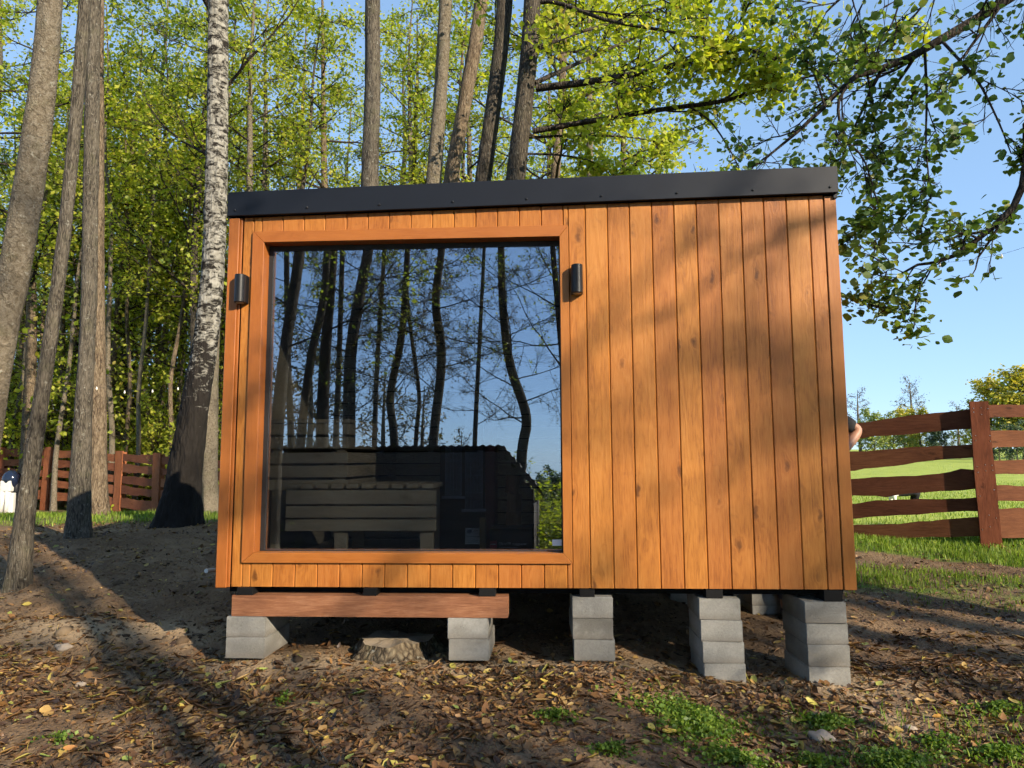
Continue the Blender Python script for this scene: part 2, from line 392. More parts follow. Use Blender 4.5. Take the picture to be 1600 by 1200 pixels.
LEAF_LIT = ((0., (.20, .255, .032)), (.35, (.33, .375, .046)), (.7, (.46, .47, .066)), (.93, (.48, .47, .07)), (1., (.50, .38, .06)))
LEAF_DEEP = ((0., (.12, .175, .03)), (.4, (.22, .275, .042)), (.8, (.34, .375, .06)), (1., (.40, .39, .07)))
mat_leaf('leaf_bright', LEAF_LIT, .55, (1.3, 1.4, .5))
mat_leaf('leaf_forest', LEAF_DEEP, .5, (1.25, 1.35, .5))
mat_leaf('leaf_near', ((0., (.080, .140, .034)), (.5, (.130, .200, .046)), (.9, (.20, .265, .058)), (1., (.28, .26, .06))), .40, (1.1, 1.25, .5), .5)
mat_leaf('leaf_autumn', ((0., (.16, .14, .03)), (.4, (.30, .23, .05)), (.8, (.42, .29, .05)), (1., (.20, .12, .05))), .4)
mat_leaf('leaf_dry_sparse', ((0., (.10, .085, .035)), (.5, (.17, .13, .055)), (1., (.25, .20, .09))), .35)
mat_leaf('leaf_far_yellow', ((0., (.30, .30, .05)), (.6, (.50, .42, .06)), (1., (.60, .46, .08))), .4)
mat_leaf('leaf_far_green', ((0., (.16, .21, .06)), (.6, (.26, .31, .09)), (1., (.38, .38, .12))), .4)
mat_leaf('leaf_far_dark', ((0., (.06, .10, .07)), (.6, (.10, .14, .09)), (1., (.16, .19, .11))), .3)
mat_leaf('needle_grass', ((0., (.09, .155, .018)), (.5, (.17, .26, .030)), (1., (.32, .38, .06))), .45)
mat_leaf('ground_cover', ((0., (.05, .10, .014)), (.5, (.11, .19, .022)), (1., (.22, .29, .04))), .4)
mat_leaf('litter', ((0., (.036, .020, .011)), (.32, (.085, .043, .019)), (.57, (.165, .080, .030)), (.80, (.24, .13, .045)), (.93, (.32, .21, .065)), (.97, (.38, .30, .065)), (1., (.16, .20, .05))), .12, (1.1, 1., .6), .4)
def mat_fallen():
    m = NT('fallen_leaf'); r = m.rnd()
    c = m.ramp(r, (0., (.20, .11, .045)), (.2, (.38, .24, .07)), (.4, (.46, .34, .06)), (.55, (.33, .33, .07)), (.7, (.17, .23, .05)), (.82, (.42, .19, .05)), (1., (.34, .27, .17)))
    c = m.mix(m.math('MULTIPLY', m.math('SUBTRACT', m.noise(m.co(), 60., 3.), .52, clamp=True), 3., clamp=True), c, (.12, .06, .025))
    return m.end(m.prin(c, .55, None, .4))
mat_fallen()
M = MATS

# ------------------------------------------------------------------ ground
def warp_axis(lo, hi, c, near, step, grow):
    a = [c]; d = step
    while a[-1] < hi:
        if abs(a[-1]-c) > near: d *= grow
        a.append(a[-1] + d)
    b = [c]; d = step
    while b[-1] > lo:
        if abs(b[-1]-c) > near: d *= grow
        b.append(b[-1] - d)
    return np.array(b[:0:-1] + a)
def grass_mask(x, y):
    fence_y = np.interp(x, [2.5, 3.37, 5.47, 8.1, 12], [10.0, 9.6, 8.2, 8.1, 8.0])
    right = sstep(2.0, 2.6, x)
    g = right*(sstep(-1.75, -.95, y - fence_y)*.95 + sstep(-4.6, -3.2, y - fence_y)*sstep(-1.7, -2.2, y - fence_y)*.58)
    g = np.maximum(g, .52*sstep(1.0, 1.5, x)*sstep(4.3, 3.7, y)*sstep(2.4, 3.0, y)*sstep(3.6, 2.9, x))
    left = sstep(-1.5, -2.5, x)*sstep(9.0, 10.2, y)*sstep(17.5, 15.5, y)
    g = np.maximum(g, left*.72)
    g = np.maximum(g, sstep(16, 19, y)*.62*sstep(1, -4, x))
    g = np.maximum(g, sstep(-3, -7, y)*.6)
    field = sstep(-.2, .8, y - fence_y)*sstep(1.0, 4.0, x)
    return np.maximum(g, field), field
def sand_mask(x, y):
    s = np.exp(-((x+2.75)/.75)**2 - ((y-4.9-.06*np.sin(x*5))/.20)**2)*1.3
    s = np.maximum(s, .75*np.exp(-((y-4.28)/.2)**2)*sstep(-2.2, -1.5, x)*sstep(2.6, 2.1, x))
    s = np.maximum(s, .6*np.exp(-((x-1.75)/.5)**2 - ((y-3.75)/.18)**2))
    for bx_, by_ in ((-1.58, 4.3), (-.26, 4.25), (.46, 4.2), (1.19, 4.15), (1.77, 4.12)): s = np.maximum(s, .8*np.exp(-((x-bx_)/.3)**2 - ((y-by_)/.17)**2))
    return np.clip(s, 0, 1)
gx = warp_axis(-260, 260, .3, 4.6, .05, 1.055); gy = warp_axis(-260, 420, 5.2, 3.6, .05, 1.055)
X, Y = np.meshgrid(gx, gy); Z = ground_z(X, Y)
nx, ny = len(gx), len(gy)
ii = (np.arange(ny-1)[:, None]*nx + np.arange(nx-1)[None, :]).ravel()
gme = smooth(fast_mesh('ground', np.stack([X.ravel(), Y.ravel(), Z.ravel()], 1), np.stack([ii, ii+1, ii+1+nx, ii+nx], 1)))
gmask, fmask = grass_mask(X, Y)
for nm, v in (('grass', gmask), ('field', fmask), ('sand', sand_mask(X, Y))):
    gme.attributes.new(nm, 'FLOAT', 'POINT').data.foreach_set('value', v.ravel().astype(np.float32))
ground = tag(link('ground', gme, M['soil']), kind='structure')

# ------------------------------------------------------------------ cabin
cabin = empty('sauna_cabin', CO, -YAW, 'orange timber sauna cabin with large picture window and dark roof edge standing on concrete blocks', 'cabin')
W, DEP = 3.73, 2.15
def topz(s): return 2.265 + .0168*s                 # underside of the roof fascia along the front
rnd = random.Random(5)
shell = MB()
shell.box(.02, .15, .022, .10, .02, 2.25); shell.box(2.09, 3.70, .022, .10, .02, 2.30)
shell.box(.15, 2.09, .022, .10, 2.13, 2.25); shell.box(.15, 2.09, .022, .10, .02, .17)
front = shell.build('front_wall', M['black_seal'], cabin)
WIN = (.225, 2.064, .20, 2.10)                      # clear opening
def plank(s0, s1, z0, z1, zt1=None, parent=front):
    zt1 = z1 if zt1 is None else zt1
    w = s1 - s0 - .0016; ch = .0052
    prof = [(-w/2, .020), (-w/2, ch*1.3), (-w/2+ch, 0), (w/2-ch, 0), (w/2, ch*1.3), (w/2, .020)]
    V = []; zc = z0
    for k in (0, 1):
        for a, b in prof:
            z = 0 if k == 0 else ((z1-zc) + (zt1-z1)*((a/w)+.5))
            V.append((a, b, z))
    n = 6; Fs = [(i, (i+1) % n, (i+1) % n+n, i+n) for i in range(n)] + [tuple(range(n))[::-1], tuple(range(n, 2*n))]
    mb = MB(); mb.add(V, Fs)
    return mb.build('plank', M['cladding_wood'], parent, loc=((s0+s1)/2, rnd.uniform(-.0008, .0008), z0))
edges = [.083] + [.2 + .1348*i for i in range(26)] + [3.6585]
for a, b in zip(edges[:-1], edges[1:]):
    if b < .16 or a > 2.10 or (a < .152 and b > .152 and a > .1):
        plank(a, b, 0, topz(a)-.002, topz(b)-.002)
    elif a < .1:
        plank(a, .1505, 0, topz(a)-.002, topz(.15)-.002)
        plank(.1505, b, 0, .139); plank(.1505, b, 2.171, topz(.15)-.002, topz(b)-.002)
    elif b > 2.118 and a < 2.10:
        plank(a, 2.1175, 0, .139); plank(a, 2.1175, 2.171, topz(a)-.002, topz(2.1)-.002)
        plank(2.1175, b, 0, topz(2.1)-.002, topz(b)-.002)
    else:
        plank(a, b, 0, .139); plank(a, b, 2.171, topz(a)-.002, topz(b)-.002)
# corner boards, each an L that wraps the corner
for s0, s1, sgn in ((0, .066, -1), (3.66, W, 1)):
    mb = MB(); mb.box(0, s1-s0, -.022 if sgn < 0 else -.005, .0 if sgn < 0 else .02, 0, topz((s0+s1)/2)-.004)
    mb.build('corner_board', M['trim_wood_v'], cabin, .003, 1, loc=(s0, -.001, -.004))
    mb = MB(); mb.box(0, .022, .0005, .09, 0, topz(s0)-.004)
    mb.build('corner_board', M['trim_wood_v'], cabin, .003, 1, loc=(s0 if sgn < 0 else s1-.022, -.0005, -.004))
mb = MB(); mb.box(0, .014, -.010, .002, 0, topz(.07)-.004); mb.build('corner_bead', M['trim_wood_v'], cabin, .002, 1, loc=(.0668, 0, -.002))
# side and back walls with their own boards
def wall_boards(fixed, a0, a1, axis, zt, out):
    n = int(round((a1-a0)/.1348)); st = (a1-a0)/n
    for i in range(n):
        w = st - .0016
        mb = MB(); mb.prism([(-w/2, .02), (-w/2, .006), (-w/2+.0055, 0), (w/2-.0055, 0), (w/2, .006), (w/2, .02)], 'z', 0, zt)
        o = mb.build('plank', M['cladding_wood'], cabin, loc=(fixed, a0+st*(i+.5), 0) if axis == 'y' else (a0+st*(i+.5), fixed, 0))
        o.rotation_euler = (0, 0, out)
wall_boards(W, .091, DEP-.03, 'y', 2.31, math.pi/2)
wall_boards(0, .091, DEP-.03, 'y', 2.25, -math.pi/2)
wall_boards(DEP, .02, W-.02, 'x', 2.2, math.pi)
MB().box(.0205, .05, .1, DEP-.022, .01, 2.24).build('side_wall', M['bench_wood_y'], cabin)
MB().box(W-.05, W-.0205, .1, DEP-.022, .01, 2.30).build('side_wall', M['bench_wood_y'], cabin)
MB().box(.05, W-.05, DEP-.05, DEP-.0205, .01, 2.20).build('back_wall', M['black_seal'], cabin)
MB().box(.05, W-.05, .1, DEP-.05, .0, .05).build('floor', M['bench_wood_x'], cabin)
MB().box(.05, W-.05, .1, DEP-.05, 2.14, 2.18).build('ceiling', M['bench_wood_x'], cabin)
MB().box(2.30, 2.34, .1, DEP-.06, .05, 2.14).build('inner_wall', M['bench_wood_y'], cabin)
MB().box(.04, W-.04, .09, DEP-.05, -.045, -.003).build('floor_frame', M['dark_pad'], cabin)  # near-black stands in for the shaded gap under the floor
# horizontal inner boards on the back wall
for i in range(19):
    mb = MB(); mb.box(-1.13, 1.13, 0, .018, 0, .098)
    mb.build('inner_board', M['bench_wood_x'], cabin, .002, 1, loc=(1.18, DEP-.0705, .07+.108*i))
# roof
roof = MB(); roof.add([(-.01, -.02, 2.28), (W+.01, -.02, 2.343), (W+.01, DEP+.03, 2.20), (-.01, DEP+.03, 2.14),
     (-.01, -.02, 2.40), (W+.01, -.02, 2.46), (W+.01, DEP+.03, 2.33), (-.01, DEP+.03, 2.27)],
     [(0,3,2,1),(4,5,6,7),(0,1,5,4),(1,2,6,5),(2,3,7,6),(3,0,4,7)])
roof.build('roof', M['anthracite'], cabin)
fz = lambda s: topz(s)
fa = MB(); fa.add([(-.006, -.042, fz(0)), (W+.004, -.042, fz(W)), (W+.004, -.0215, fz(W)), (-.006, -.0215, fz(0)),
     (-.006, -.042, 2.419), (W+.004, -.042, 2.491), (W+.004, -.0215, 2.491), (-.006, -.0215, 2.419)],
     [(0,3,2,1),(4,5,6,7),(0,1,5,4),(1,2,6,5),(2,3,7,6),(3,0,4,7)])
fascia = fa.build('fascia', M['anthracite'], cabin, .0025, 1)
fs = MB(); fs.box(W-.02, W+.004, -.0205, DEP+.04, 2.30, 2.49); fs.build('fascia', M['anthracite'], cabin, .002, 1)
fs = MB(); fs.box(-.006, .018, -.0205, DEP+.04, 2.25, 2.418); fs.build('fascia', M['anthracite'], cabin, .002, 1)
sc = MB(); sc.tube([(0, 0, 0), (0, -.004, 0), (0, -.0065, 0)], [.0075, .0075, .004], 8); scm = sc.mesh('screw')
for i in range(9):
    s = .045 + i*.455
    link('screw', scm, M['black_metal'], fascia, (s, -.0425, topz(s)+.034))
# window: mitred boards, dark profile, pane, sticker
win = MB(); a0, a1, b0, b1 = WIN
prof = MB(); prof.box(a0-.01, a1+.01, .075, .099, b1-.030, b1+.02); prof.box(a0-.01, a1+.01, .075, .099, b0-.01, b0+.004)
prof.box(a0-.01, a0+.026, .075, .099, b0+.004, b1-.030); prof.box(a1-.006, a1+.01, .075, .099, b0+.004, b1-.030)
window = prof.build('window', M['black_seal'], cabin)
oL, oR, oB, oT = .150, 2.118, .140, 2.170
mit = [([(oL, oT), (oR, oT), (a1, b1), (a0, b1)], 'h'), ([(oL, oB), (a0, b0), (a1, b0), (oR, oB)], 'h'),
       ([(oL, oB), (oL, oT), (a0, b1), (a0, b0)], 'v'), ([(oR, oB), (a1, b0), (a1, b1), (oR, oT)], 'v')]
for q, ax in mit:
    cx = sum(p[0] for p in q)/4; cz = sum(p[1] for p in q)/4
    q2 = [((x-cx)*.9995, (z-cz)*.9995) for x, z in q]
    mb = MB(); mb.prism(q2, 'y', -.016, .0)
    mb.build('frame_board', M['trim_wood_'+ax], window, .002, 1, loc=(cx, -.001, cz))
for x0, x1, z0, z1, ax in ((a0-.001, a0-.022, b0, b1, 'v'), (a1+.001, a1+.022, b0, b1, 'v'), (a0-.02, a1+.02, b1+.001, b1+.02, 'h'), (a0-.02, a1+.02, b0-.02, b0-.001, 'h')):
    mb = MB(); mb.box(min(x0, x1), max(x0, x1), .0005, .074, z0, z1); mb.build('reveal_board', M['trim_wood_'+ax], window)
MB().box(a0+.02, a1-.002, .084, .090, b0+.001, b1-.026).build('glass_pane', M['window_glass'], window)
MB().box(2.001, 2.061, .0825, .0835, .232, .268).build('sticker', M['paper_white'], window)['label'] = 'small white sticker in the lower corner of the pane'

def wall_lamp(s, zc, label):
    e = empty('wall_lamp', cabw(s, -.001, zc-.085), -YAW, label, 'lamp', 'outdoor wall lamps on the cabin front')
    hw, dp = .034, .088
    prof = [(-hw, 0), (-hw, -dp*.55)] + [(-hw*math.cos(a), -dp*.55 - dp*.45*math.sin(a)) for a in np.linspace(.15, math.pi-.15, 13)] + [(hw, -dp*.55), (hw, 0)]
    mb = MB(); mb.prism(prof, 'z', 0, .172); mb.build('lamp_body', M['black_metal'], e, .0015, 1)
    mb = MB(); mb.tube([(0, -.047, -.001), (0, -.047, -.0035)], [.024, .024], 16); mb.build('lens', M['lens_frost'], e)
    mb = MB(); mb.tube([(0, -.047, .173), (0, -.047, .1745)], [.024, .024], 16); mb.build('lens', M['lens_frost'], e)
    return e
wall_lamp(.100, 1.797, 'black cylindrical wall lamp near the corner board, on the birch side of the window')
wall_lamp(2.166, 1.821, 'black cylindrical wall lamp between the window and the wide plank wall')

# ------------------------------------------------------------------ things inside the cabin
def inside(name, label, cat, s, d, h): return empty(name, cabw(s, d, h), -YAW, label, cat)
FLOOR = .05
lb = inside('sauna_bench', 'lower slatted sauna bench seen through the window, with short legs', 'bench', 0, 0, 0)
d0 = .42
sL, _ = cab(446, 800, d0); sR, _ = cab(681, 800, d0)
for y0, y1 in ((766, 788), (791, 809), (812, 830)):
    z1 = cab(560, y0, d0)[1]; z0 = cab(560, y1, d0)[1]
    MB().box(sL, sR, d0, d0+.022, z0, z1).build('front_slat', M['bench_wood_x'], lb, .003, 1)
for p0, p1 in ((521, 541), (655, 676)):
    MB().box(cab(p0, 800, d0)[0], cab(p1, 800, d0)[0], d0+.0225, d0+.062, FLOOR, cab(560, 767, d0)[1]).build('leg', M['bench_wood_z'], lb, .003, 1)
    MB().box(cab(p0, 800, d0)[0], cab(p1, 800, d0)[0], d0+.46, d0+.50, FLOOR, cab(560, 767, d0)[1]).build('leg', M['bench_wood_z'], lb, .003, 1)
zt = cab(560, 764, d0)[1]
p = 446.
while p < 675:
    MB().box(cab(p+1, 760, d0)[0], cab(p+19, 760, d0)[0], d0-.01, d0+.52, zt+.002, zt+.034).build('seat_slat', M['bench_wood_y'], lb, .003, 1); p += 23.6
ub = inside('sauna_bench', 'upper slatted sauna bench against the side wall, seen through the window', 'bench', 0, 0, 0)
d1 = .55; sU = cab(543, 740, d1)[0]
ys = [(662, 679), (683, 701), (707, 724), (727.5, 746), (750, 766)]
for y0, y1 in ys:
    z1 = cab(500, y0, d1)[1]; z0 = cab(500, y1, d1)[1]
    MB().box(.055, sU-.002, d1, d1+.022, z0, z1).build('front_slat', M['bench_wood_x'], ub, .003, 1)
    MB().box(sU-.022, sU, d1+.0225, DEP-.075, z0, z1).build('side_slat', M['bench_wood_y'], ub, .003, 1)
for s in (.09, sU-.088): MB().box(s, s+.06, d1+.0225, d1+.07, FLOOR, cab(500, 664, d1)[1]).build('leg', M['bench_wood_z'], ub, .003, 1)
zt = cab(500, 661, d1)[1]
for k in range(7):
    MB().box(.055, sU+.005, d1+.03+k*.2, d1+.21+k*.2, zt+.001, zt+.028).build('seat_slat', M['bench_wood_x'], ub, .003, 1)
dc = .85
c0, c1 = cab(687, 780, dc)[0], cab(757, 780, dc)[0]; zc1 = cab(720, 640, dc)[1]
ct = inside('stove_carton', 'tall dark carton printed with two stone-filled wire stove columns, behind the glass', 'carton', 0, 0, 0)
MB().box(c0, c1, dc, dc+.32, FLOOR+.001, zc1).build('box', M['carton_black'], ct, .004, 1)
MB().box(c1+.001, cab(773, 780, dc)[0], dc+.02, dc+.30, FLOOR+.001, zc1-.01).build('side_panel', M['carton_red'], ct, .003, 1)
for pa, pb, yt, yb in ((696, 721, 697, 776), (727, 754, 704, 796)):
    xa, xb = cab(pa, 750, dc)[0], cab(pb, 750, dc)[0]; za, zb = cab(720, yb, dc)[1], cab(720, yt, dc)[1]
    MB().box(xa, xb, dc-.0015, dc-.0005, za, zb).build('stone_print', M['print_stone'], ct)
    wr = MB()
    for k in range(9):
        t = k/8; x = xa + (xb-xa)*(.5 - .5*math.cos(math.pi*t)); wr.box(x-.0009, x+.0009, dc-.0030, dc-.0020, za, zb)
    for k in range(8):
        z = za + (zb-za)*k/7; wr.box(xa, xb, dc-.0045, dc-.0035, z-.0010, z+.0010)
    wr.build('wire_print', M['print_grey'], ct)
    MB().box(xa-.025, xb+.025, dc-.0060, dc-.0050, za-.016, za+.004).build('base_print', M['print_grey'], ct)
xa, xb = cab(727, 840, dc)[0], cab(750, 840, dc)[0]; za, zb = cab(730, 850, dc)[1], cab(730, 825, dc)[1]
lab = MB().box(xa, xb, dc-.003, dc-.001, za, zb).build('paper_label', M['paper_white'], ct)
for k, (u0, u1, v0, v1) in enumerate(((.30, .95, .46, .50), (.30, .92, .20, .23), (.1, .85, .10, .13), (.15, .45, .68, .90))):
    MB().box(xa+(xb-xa)*u0, xa+(xb-xa)*u1, dc-.0045, dc-.0035, za+(zb-za)*v0, za+(zb-za)*v1).build('print_line', M['print_grey'], lab)
dt = .80
tp = MB().box(0, cab(757, 840, dt)[0]-cab(750, 840, dt)[0]+.01, 0, .05, 0, cab(750, 809, dt)[1]-FLOOR).build('timber_offcut', M['carton_tan'], None, .003, 1, loc=cabw(cab(750, 840, dt)[0], dt-.03, FLOOR+.001))
tp.rotation_euler = (0, 0, -YAW); tag(tp, 'upright tan timber offcut against the dark stove carton', 'timber')
db = .50
bx = inside('accessory_carton', 'low black carton with red logo and white OLIVER lettering on the cabin floor', 'carton', 0, 0, 0)
x0, x1 = cab(765, 850, db)[0], cab(832, 850, db)[0]; zb1 = cab(800, 826, db)[1]
MB().box(x0, x1, db, db+.24, FLOOR+.001, zb1).build('box', M['carton_black'], bx, .004, 1)
lg = MB().box(cab(765.5, 850, db)[0], cab(776.5, 850, db)[0], db-.002, db-.0005, cab(770, 857, db)[1], cab(770, 845, db)[1]).build('logo', M['logo_red'], bx)
MB().box(cab(766.5, 850, db)[0], cab(775.5, 850, db)[0], db-.004, db-.003, cab(770, 851, db)[1], cab(770, 849.6, db)[1]).build('logo_bar', M['print_white'], lg)
def text(name, body, size, loc, mat, parent):
    cu = bpy.data.curves.new(name, 'FONT'); cu.body = body; cu.size = size; cu.extrude = .0006
    tmp = bpy.data.objects.new('tmp', cu); COL.objects.link(tmp); bpy.context.view_layer.update()
    me = bpy.data.meshes.new_from_object(tmp.evaluated_get(bpy.context.evaluated_depsgraph_get()))
    bpy.data.objects.remove(tmp); o = link(name, me, mat, parent, loc, (math.pi/2, 0, 0)); return o
text('lettering', 'OLIVER magnesit', .026, (cab(779, 851, db)[0], db-.002, cab(779, 851.5, db)[1]), M['print_white'], bx)
MB().box(cab(780, 850, db)[0], cab(807, 850, db)[0], db-.0025, db-.001, cab(780, 855.6, db)[1], cab(780, 854.6, db)[1]).build('print_line', M['print_grey'], bx)
dr = .78
rk = inside('added_rack', 'slim grey metal rack added behind the black carton', 'rack', 0, 0, 0)
r0, r1 = cab(788.5, 850, dr)[0], cab(824, 850, dr)[0]
for s in (r0, r1):
    for d in (dr, dr+.22):
        MB().box(s, s+.012, d, d+.012, FLOOR, cab(800, 832, dr)[1]).build('leg', M['steel'], rk)
MB().box(r0, r1+.012, dr-.005, dr+.24, cab(800, 834, dr)[1]-.02, cab(800, 834, dr)[1]-.002).build('shelf', M['black_metal'], rk)
def log(s, d, h, rad, ln, tilt, label):  # logs and rack added where brown patches show behind the glass
    n = 11; rr = random.Random(int(h*1000)); prof = [(rad*(.85+.25*rr.random())*math.cos(a), rad*(.85+.25*rr.random())*math.sin(a)) for a in np.linspace(0, 2*math.pi, n, endpoint=False)]
    mb = MB(); mb.prism(prof, 'z', 0, ln)
    o = mb.build('added_log', M['log_wood'], None, .004, 1, loc=cabw(s, d, h), rot=(0, tilt, .3)); return tag(o, label, 'log', 'added logs on the rack in the cabin')
zr = cab(800, 834, dr)[1]; ls = (r0+r1)/2 - .02
log(ls, dr+.1, zr, .055, .14, 0, 'lowest of three brown split logs added behind the glass')
log(ls+.004, dr+.1, zr+.141, .056, .13, .02, 'middle of three brown split logs added behind the glass')
log(ls-.012, dr+.1, zr+.272, .054, .13, .10, 'topmost of three brown split logs added behind the glass, leaning')

# ------------------------------------------------------------------ concrete blocks, beam, pads
def make_block(seed):
    bm = bmesh.new(); bmesh.ops.create_cube(bm, size=1)
    for v in bm.verts: v.co = Vector((v.co.x*.236, (v.co.y+.5)*.38, (v.co.z+.5)*.119))
    bmesh.ops.bevel(bm, geom=list(bm.edges), offset=.004, segments=2, affect='EDGES')
    rr = random.Random(seed)
    for v in bm.verts: v.co += Vector([rr.uniform(-.0012, .0012) for _ in range(3)])
    me = bpy.data.meshes.new('concrete_block'); bm.to_mesh(me); bm.free(); me.materials.append(M['concrete']); return me
blk = [make_block(i) for i in range(3)]
rb = random.Random(11)
ORD = {2: ['lower', 'upper'], 3: ['lowest', 'middle', 'top'], 4: ['lowest', 'second-lowest', 'second-highest', 'top']}
def stack(s, off, ztop, n, where, tilt=0, turn=0.0):
    for i in range(n):
        k = n-1-i                                    # index from the ground
        o = link('concrete_block', blk[(i+n) % 3], None, None, cabw(s + rb.uniform(-.006, .006) + tilt*(i), off + rb.uniform(-.005, .008), ztop-.1195*(i+1)))
        o.rotation_euler = (0, 0, -YAW + turn + rb.uniform(-.02, .02))
        word = ORD[n][k]
        tag(o, f'grey concrete block, {word} {where}', 'concrete block', 'concrete blocks under the cabin')
stack(.195, -.03, -.168, 2, 'of two below the beam end by the earth bank', .0, -.03)
stack(1.51, -.025, -.168, 2, 'of two below the sawn beam end beside the tree stump')
stack(2.235, .0, -.052, 3, 'of three below the window corner')
stack(2.962, .0, -.056, 4, 'of four below the middle of the plank wall', .004)
stack(3.548, .0, -.070, 4, 'of four below the cabin corner nearest the open fence', .003, .02)
def rear_stack(px0, px1, off, where):
    s = (cab(px0, 935, off)[0]+cab(px1, 935, off)[0])/2
    w = cabw(s, off+.1, 0); n = 4; zt = -.056
    for i in range(n):
        o = link('concrete_block', blk[i % 3], None, None, cabw(s, off, zt-.1195*(i+1))); o.rotation_euler = (0, 0, -YAW+.02*i)
        tag(o, f'shaded concrete block, {ORD[4][n-1-i]} in rear stack {where}', 'concrete block', 'concrete blocks under the cabin')
rear_stack(1172, 1224, 1.62, 'seen between the two tallest stacks')
rear_stack(1050, 1090, 1.70, 'behind the taller inner stack')
mb = MB(); n = 24; bl = 1.635
V = []
for i in range(n+1):
    x = bl*i/n; wob = .0015*math.sin(i*1.7)
    V += [(x, wob, 0), (x, .12+wob, 0), (x, .12+wob, .120), (x, wob, .120)]
Fs = [(4*i+j, 4*i+(j+1) % 4, 4*i+4+(j+1) % 4, 4*i+4+j) for i in range(n) for j in range(4)] + [(0, 1, 2, 3), (4*n+3, 4*n+2, 4*n+1, 4*n)]
mb.add(V, Fs)
beam = mb.build('timber_beam', M['beam_wood'], None, 0, 1, loc=cabw(.105, -.022, -.1665), rot=(0, 0, -YAW))
tag(beam, 'long red-brown squared timber beam lying on two low block stacks under the window', 'beam')
for i, (s, d, h0, w, txt) in enumerate(((.18, .0, -.046, .12, 'at the earth bank end of the beam'), (.93, .0, -.046, .10, 'at the middle of the beam'), (1.62, .0, -.046, .12, 'at the sawn end of the beam'),
        (2.20, .03, -.0515, .11, 'on the stack below the window corner'), (2.93, .03, -.0555, .12, 'on the stack below the middle of the plank wall'), (3.60, .03, -.0695, .13, 'on the stack at the open fence corner'))):
    m_ = MB(); m_.box(-w*.4, w*.4, .004, .12, 0, -h0-.003)
    pd = m_.build('support_pad', M['dark_pad'], None, .002, 1, loc=cabw(s, d-.028, h0+.0005), rot=(0, 0, -YAW))
    tag(pd, f'small black support pad {txt}', 'pad', 'support pads under the cabin')

# ------------------------------------------------------------------ stump
def stump():
    c = at(617, 1006, 4.55); zg = gz(c[0], c[1])
    e = empty('tree_stump', (c[0], c[1], zg-.03), 0, 'low sawn tree stump with mossy flared sides on the ground under the window', 'stump')
    top = at(617, 997, 4.55)[2] - zg + .03
    n, rings = 40, 7; V = []; Fs = []
    for k in range(rings):
        t = k/(rings-1)
        for j in range(n):
            a = 2*math.pi*j/n
            lob = 1 + .10*math.sin(3*a+.6) + .06*math.sin(7*a) + (1-t)*(.22*max(0, math.sin(5*a+1))**2 + .03*math.sin(17*a))
            r = (.215 + .075*(1-t)**1.5)*lob + .006*math.sin(29*a+k)
            V.append((r*math.cos(a), .85*r*math.sin(a), t*top + (.008*math.sin(4*a)+.006*math.sin(9*a))*t))
    for k in range(rings-1):
        for j in range(n): Fs.append((k*n+j, k*n+(j+1) % n, (k+1)*n+(j+1) % n, (k+1)*n+j))
    mb = MB(); mb.add(V, Fs); mb.build('bark', M['stump_bark'], e, sm=True)
    V2 = [v for v in V[-n:]]; V3 = [(x*.55, y*.55, top+.006*math.sin(i)) for i, (x, y, z) in enumerate(V2)]
    mb = MB(); mb.add(V2 + V3 + [(0, 0, top+.004)], [(j, (j+1) % n, n+(j+1) % n, n+j) for j in range(n)] + [(n+j, n+(j+1) % n, 2*n) for j in range(n)])
    mb.build('cut_face', M['stump_top'], e)
mat_bark('stump_bark', (.030, .022, .015), (.095, .072, .047), (.165, .135, .09), .6, .3, 18.)
mat_plain('stump_top', (.20, .16, .115), .9, var=.35, sc=14., bump=.5)
stump()

# ------------------------------------------------------------------ fences
def rail_mesh(a, b, za0, za1, zb0, zb1, seed, thick=.03):
    # natural-edged board from a to b (plan points); heights at both ends
    L = math.hypot(b[0]-a[0], b[1]-a[1]); n = 22; rr = random.Random(seed); ph = [rr.uniform(0, 6.28) for _ in range(8)]
    kn = [(rr.uniform(.1, .9), rr.uniform(.012, .03), rr.choice((0, 1))) for _ in range(2)]
    V = []
    for i in range(n+1):
        t = i/n; x = t*L
        z0 = (za0-za0)*(1-t) + (zb0-za0)*t; z1 = (za1-za0)*(1-t) + (zb1-za0)*t
        w0 = .010*math.sin(3.1*x+ph[0]) + .006*math.sin(7.7*x+ph[1]) + .003*math.sin(19*x+ph[2])
        w1 = .012*math.sin(2.6*x+ph[3]) + .007*math.sin(6.3*x+ph[4]) + .003*math.sin(21*x+ph[5])
        for kt, kh, side in kn:
            g = kh*math.exp(-((t-kt)/.03)**2)
            if side: w1 += g
            else: w0 -= g
        V += [(x, 0, z0+w0), (x, thick, z0+w0+.004), (x, thick, z1+w1-.006), (x, 0, z1+w1)]
    Fs = [(4*i+j, 4*i+(j+1) % 4, 4*i+4+(j+1) % 4, 4*i+4+j) for i in range(n) for j in range(4)] + [(0, 1, 2, 3), (4*n+3, 4*n+2, 4*n+1, 4*n)]
    mb = MB(); mb.add(V, Fs); return mb.mesh('rail'), math.atan2(b[1]-a[1], b[0]-a[0])
screw2 = MB(); screw2.tube([(0, 0, 0), (0, -.004, 0)], [.0065, .004], 6); screw2 = screw2.mesh('screw')
